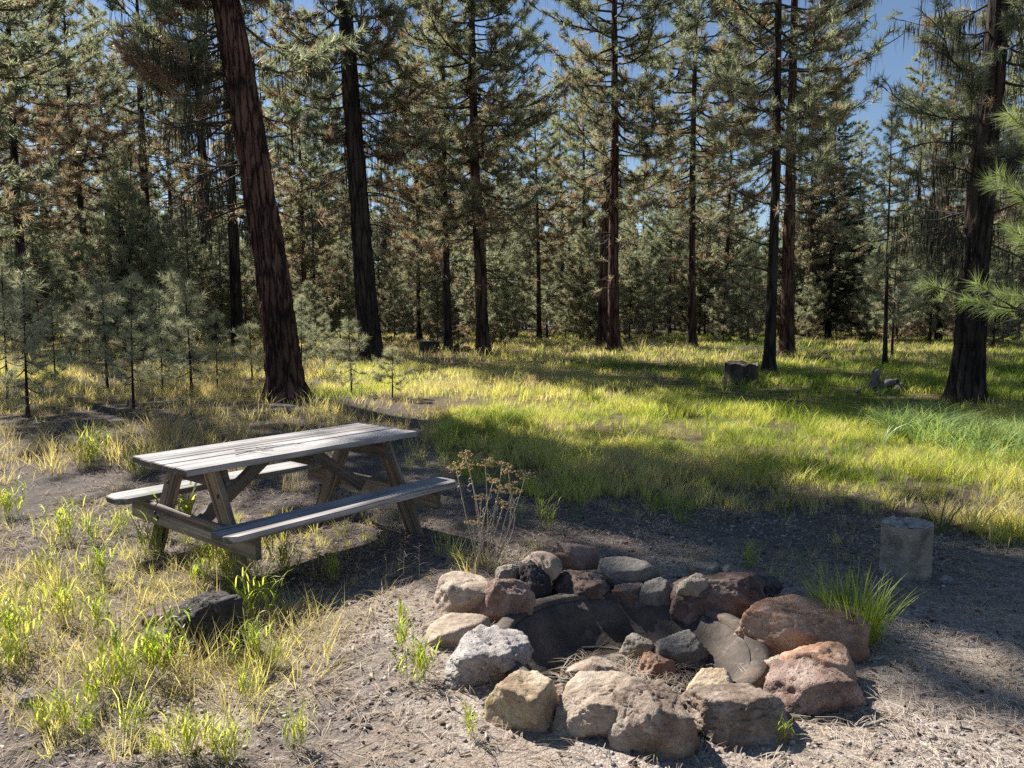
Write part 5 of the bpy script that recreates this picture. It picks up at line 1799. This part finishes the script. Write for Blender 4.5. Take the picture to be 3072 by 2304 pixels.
def needle_litter(name, label, n, fn, seed, z=None, lift=0.006, parent_tint=(0.55, 0.2)):
    rr = np.random.default_rng(seed)
    x, y = fn(n, rr)
    m = len(x)
    k = 3                                   # three needles to a bundle
    a = rr.uniform(0, 6.28, m)
    L = rr.uniform(0.09, 0.19, m)
    zz = gz(x, y) if z is None else z(x, y)
    pitch_ = rr.normal(0.0, 0.07, m)
    out = []
    for j in range(k):
        aj = a + rr.normal(0, 0.10, m)
        d = np.stack([np.cos(aj), np.sin(aj), pitch_ + rr.normal(0, 0.03, m)], 1)
        sd = np.stack([-np.sin(aj), np.cos(aj), rr.normal(0, 0.3, m)], 1)
        p0 = np.stack([x, y, zz + lift + rr.uniform(0, 0.012, m)], 1)
        bend = sd * (rr.normal(0, 0.07, m) * L)[:, None] + np.array([0, 0, 0.012])
        p1 = p0 + d * (L * 0.5)[:, None] + bend
        p2 = p0 + d * L[:, None]
        w = (0.0007 + 0.0004 * rr.uniform(size=m))[:, None] * sd
        out.append(np.stack([p0 - w, p0 + w, p1 + w, p1 - w, p2], 1))
    V = np.concatenate(out).reshape(-1, 3)
    b_ = np.arange(m * k)[:, None] * 5
    F = np.concatenate([b_ + np.array([[0, 1, 2]]), b_ + np.array([[0, 2, 3]]), b_ + np.array([[3, 2, 4]])])
    t = np.repeat(np.clip(rr.normal(*parent_tint, m * k), 0, 1), 5)
    st = [(0.0, (0.14, 0.085, 0.055)), (0.4, (0.28, 0.20, 0.14)), (0.7, (0.42, 0.345, 0.265)), (1.0, (0.52, 0.46, 0.39))]
    o = mesh_np(name, V, F, tint_mat(name + '_straw', st), tint=t)
    return tag(o, label, 'pine needles', None, 'stuff')


def litter_xy(n, rr):
    x = rr.uniform(-4, 4.8, n)
    y = 1.9 + 5.4 * rr.uniform(0, 1, n) ** 1.3
    keep = (np.abs(x) < 0.74 * y + 0.5) & (np.hypot(x - PIT[0], y - PIT[1]) > PIT_R + 0.1)
    keep &= rr.uniform(size=n) < np.clip(n2(x, y, 1.3, 71, 3) * 2.6 - 0.65, 0.2, 1) * (1 - 0.5 * meadow_w(x, y))
    return x[keep], y[keep]


needle_litter('needle_litter', 'dry fallen pine needles scattered over the gravel', 23000, litter_xy, 81)


def drift_xy(n, rr):
    c = G(2010, 1575)
    x = c[0] + rr.normal(0, 0.45, n)
    y = c[1] + rr.normal(0, 0.26, n)
    return x, y


needle_litter('needle_drift', 'thick pale drift of fallen needles at the lower right', 320, drift_xy, 82, lift=0.012, parent_tint=(0.8, 0.15))


def wood_litter_xy(n, rr):
    x = rr.uniform(-9, -0.6, n)
    y = rr.uniform(5.5, 13, n)
    keep = np.abs(x) < 0.74 * y + 0.5
    return x[keep], y[keep]


needle_litter('forest_litter', 'fallen needles under the trees behind the table', 9000, wood_litter_xy, 83, parent_tint=(0.35, 0.2))


def pit_xy(n, rr):
    a = rr.uniform(0, 6.28, n)
    r = 0.40 * np.sqrt(rr.uniform(size=n))
    return PIT[0] + 0.05 + r * np.cos(a), PIT[1] - 0.08 + 0.7 * r * np.sin(a)


needle_litter('pit_needles', 'tangle of dry pine needles around the stones in the pit', 520, pit_xy, 84,
              z=lambda x, y: np.full(len(x), PIT_FLOOR + 0.02) + 0.06 * np.random.default_rng(1).uniform(size=len(x)), lift=0.0, parent_tint=(0.6, 0.2))

def chips():
    rr = np.random.default_rng(91)
    n = 2600
    x = rr.uniform(-3.8, 4.6, n)
    y = 2.0 + 5.5 * rr.uniform(0, 1, n) ** 1.3
    keep = (np.abs(x) < 0.74 * y + 0.4) & (np.hypot(x - PIT[0], y - PIT[1]) > PIT_R + 0.12)
    x, y = x[keep], y[keep]
    g = Geo()
    for i in range(len(x)):
        L_, w_ = rr.uniform(0.012, 0.045), rr.uniform(0.005, 0.014)
        a = rr.uniform(0, 6.28)
        d = np.array([math.cos(a), math.sin(a), rr.normal(0, 0.15)])
        s_ = np.array([-d[1], d[0], rr.normal(0, 0.3)])
        c = np.array([x[i], y[i], gz1(x[i], y[i]) + 0.008]) if i < 0 else np.array([x[i], y[i], 0.0])
        q = np.array([-d * L_ / 2 - s_ * w_ / 2, d * L_ / 2 - s_ * w_ * rr.uniform(.1, .5), d * L_ / 2 + s_ * w_ * rr.uniform(.1, .5), -d * L_ / 2 + s_ * w_ / 2])
        up = np.array([0, 0, 0.003])
        V = np.concatenate([q - up, q + up]) + c
        g.add(V, np.array([[4, 5, 6, 7], [0, 1, 5, 4], [1, 2, 6, 5], [2, 3, 7, 6], [3, 0, 4, 7]]), float(np.clip(rr.normal(0.45, 0.3), 0, 1)))
    V = np.concatenate(g.V)
    zz = np.repeat(gz(x, y) + 0.008, 8)
    V[:, 2] += zz
    o = mesh_np('bark_chips', V, np.concatenate(g.F), tint_mat('bark_chip', [(0, (0.03, 0.02, 0.016)), (0.4, (0.12, 0.07, 0.05)), (0.7, (0.25, 0.18, 0.13)), (1, (0.5, 0.45, 0.39))]), tint=np.concatenate(g.T))
    tag(o, 'bark flakes and wood chips among the gravel', 'chips', None, 'stuff')


chips()
for i, (lab, px, py, L_, a) in enumerate([('charred stick lying across the ash left of the stones in the pit', 1235, 1470, 0.30, 0.4), ('short charred stick between the stones in the pit', 1365, 1462, 0.20, -0.5),
                                          ('charred stick end right of the stones in the pit', 1490, 1440, 0.24, 0.9), ('thin charred stick at the back of the ash in the pit', 1310, 1402, 0.26, -0.15)]):
    c = G(px, py, PIT_FLOOR + 0.05)
    d = np.array([math.cos(a), math.sin(a), 0.05]) * L_ / 2
    twig_obj('charred_stick', lab, [c - d, c - d * 0.3 + [0, 0.008, 0.004], c + d * 0.4 + [0, -0.006, 0.0], c + d], 0.013, 'char', 2, 200 + i, 'stick')

STICKS = [
    ('bleached flat stick lying at the bottom left of the gravel', (260, 1640), (345, 1612), 0.012, 'grey_wood'),
    ('pale stick on the gravel below the dark craggy boulder', (565, 1486), (630, 1452), 0.009, 'grey_wood'),
    ('thin stick at the right edge on the shaded gravel', (2030, 1180), (2110, 1200), 0.006, 'grey_wood'),
    ('brown twig on the gravel in front of the porous grey rock', (690, 1500), (770, 1530), 0.004, 'twig'),
    ('dark twig among litter left of the table', (110, 1120), (190, 1095), 0.006, 'twig'),
]
for i, (lab, a_, b__, r, mt) in enumerate(STICKS):
    A_, B_ = G(*a_), G(*b__)
    A_[2], B_[2] = gz1(A_[0], A_[1]) + r, gz1(B_[0], B_[1]) + r
    mid = (A_ + B_) / 2 + np.array([0.01, 0.012, 0.004])
    twig_obj('stick', lab, [A_, A_ * .6 + mid * .4, mid, mid * .5 + B_ * .5 + np.array([0.0, -.006, 0]), B_], r, mt, 2, 60 + i, 'stick')
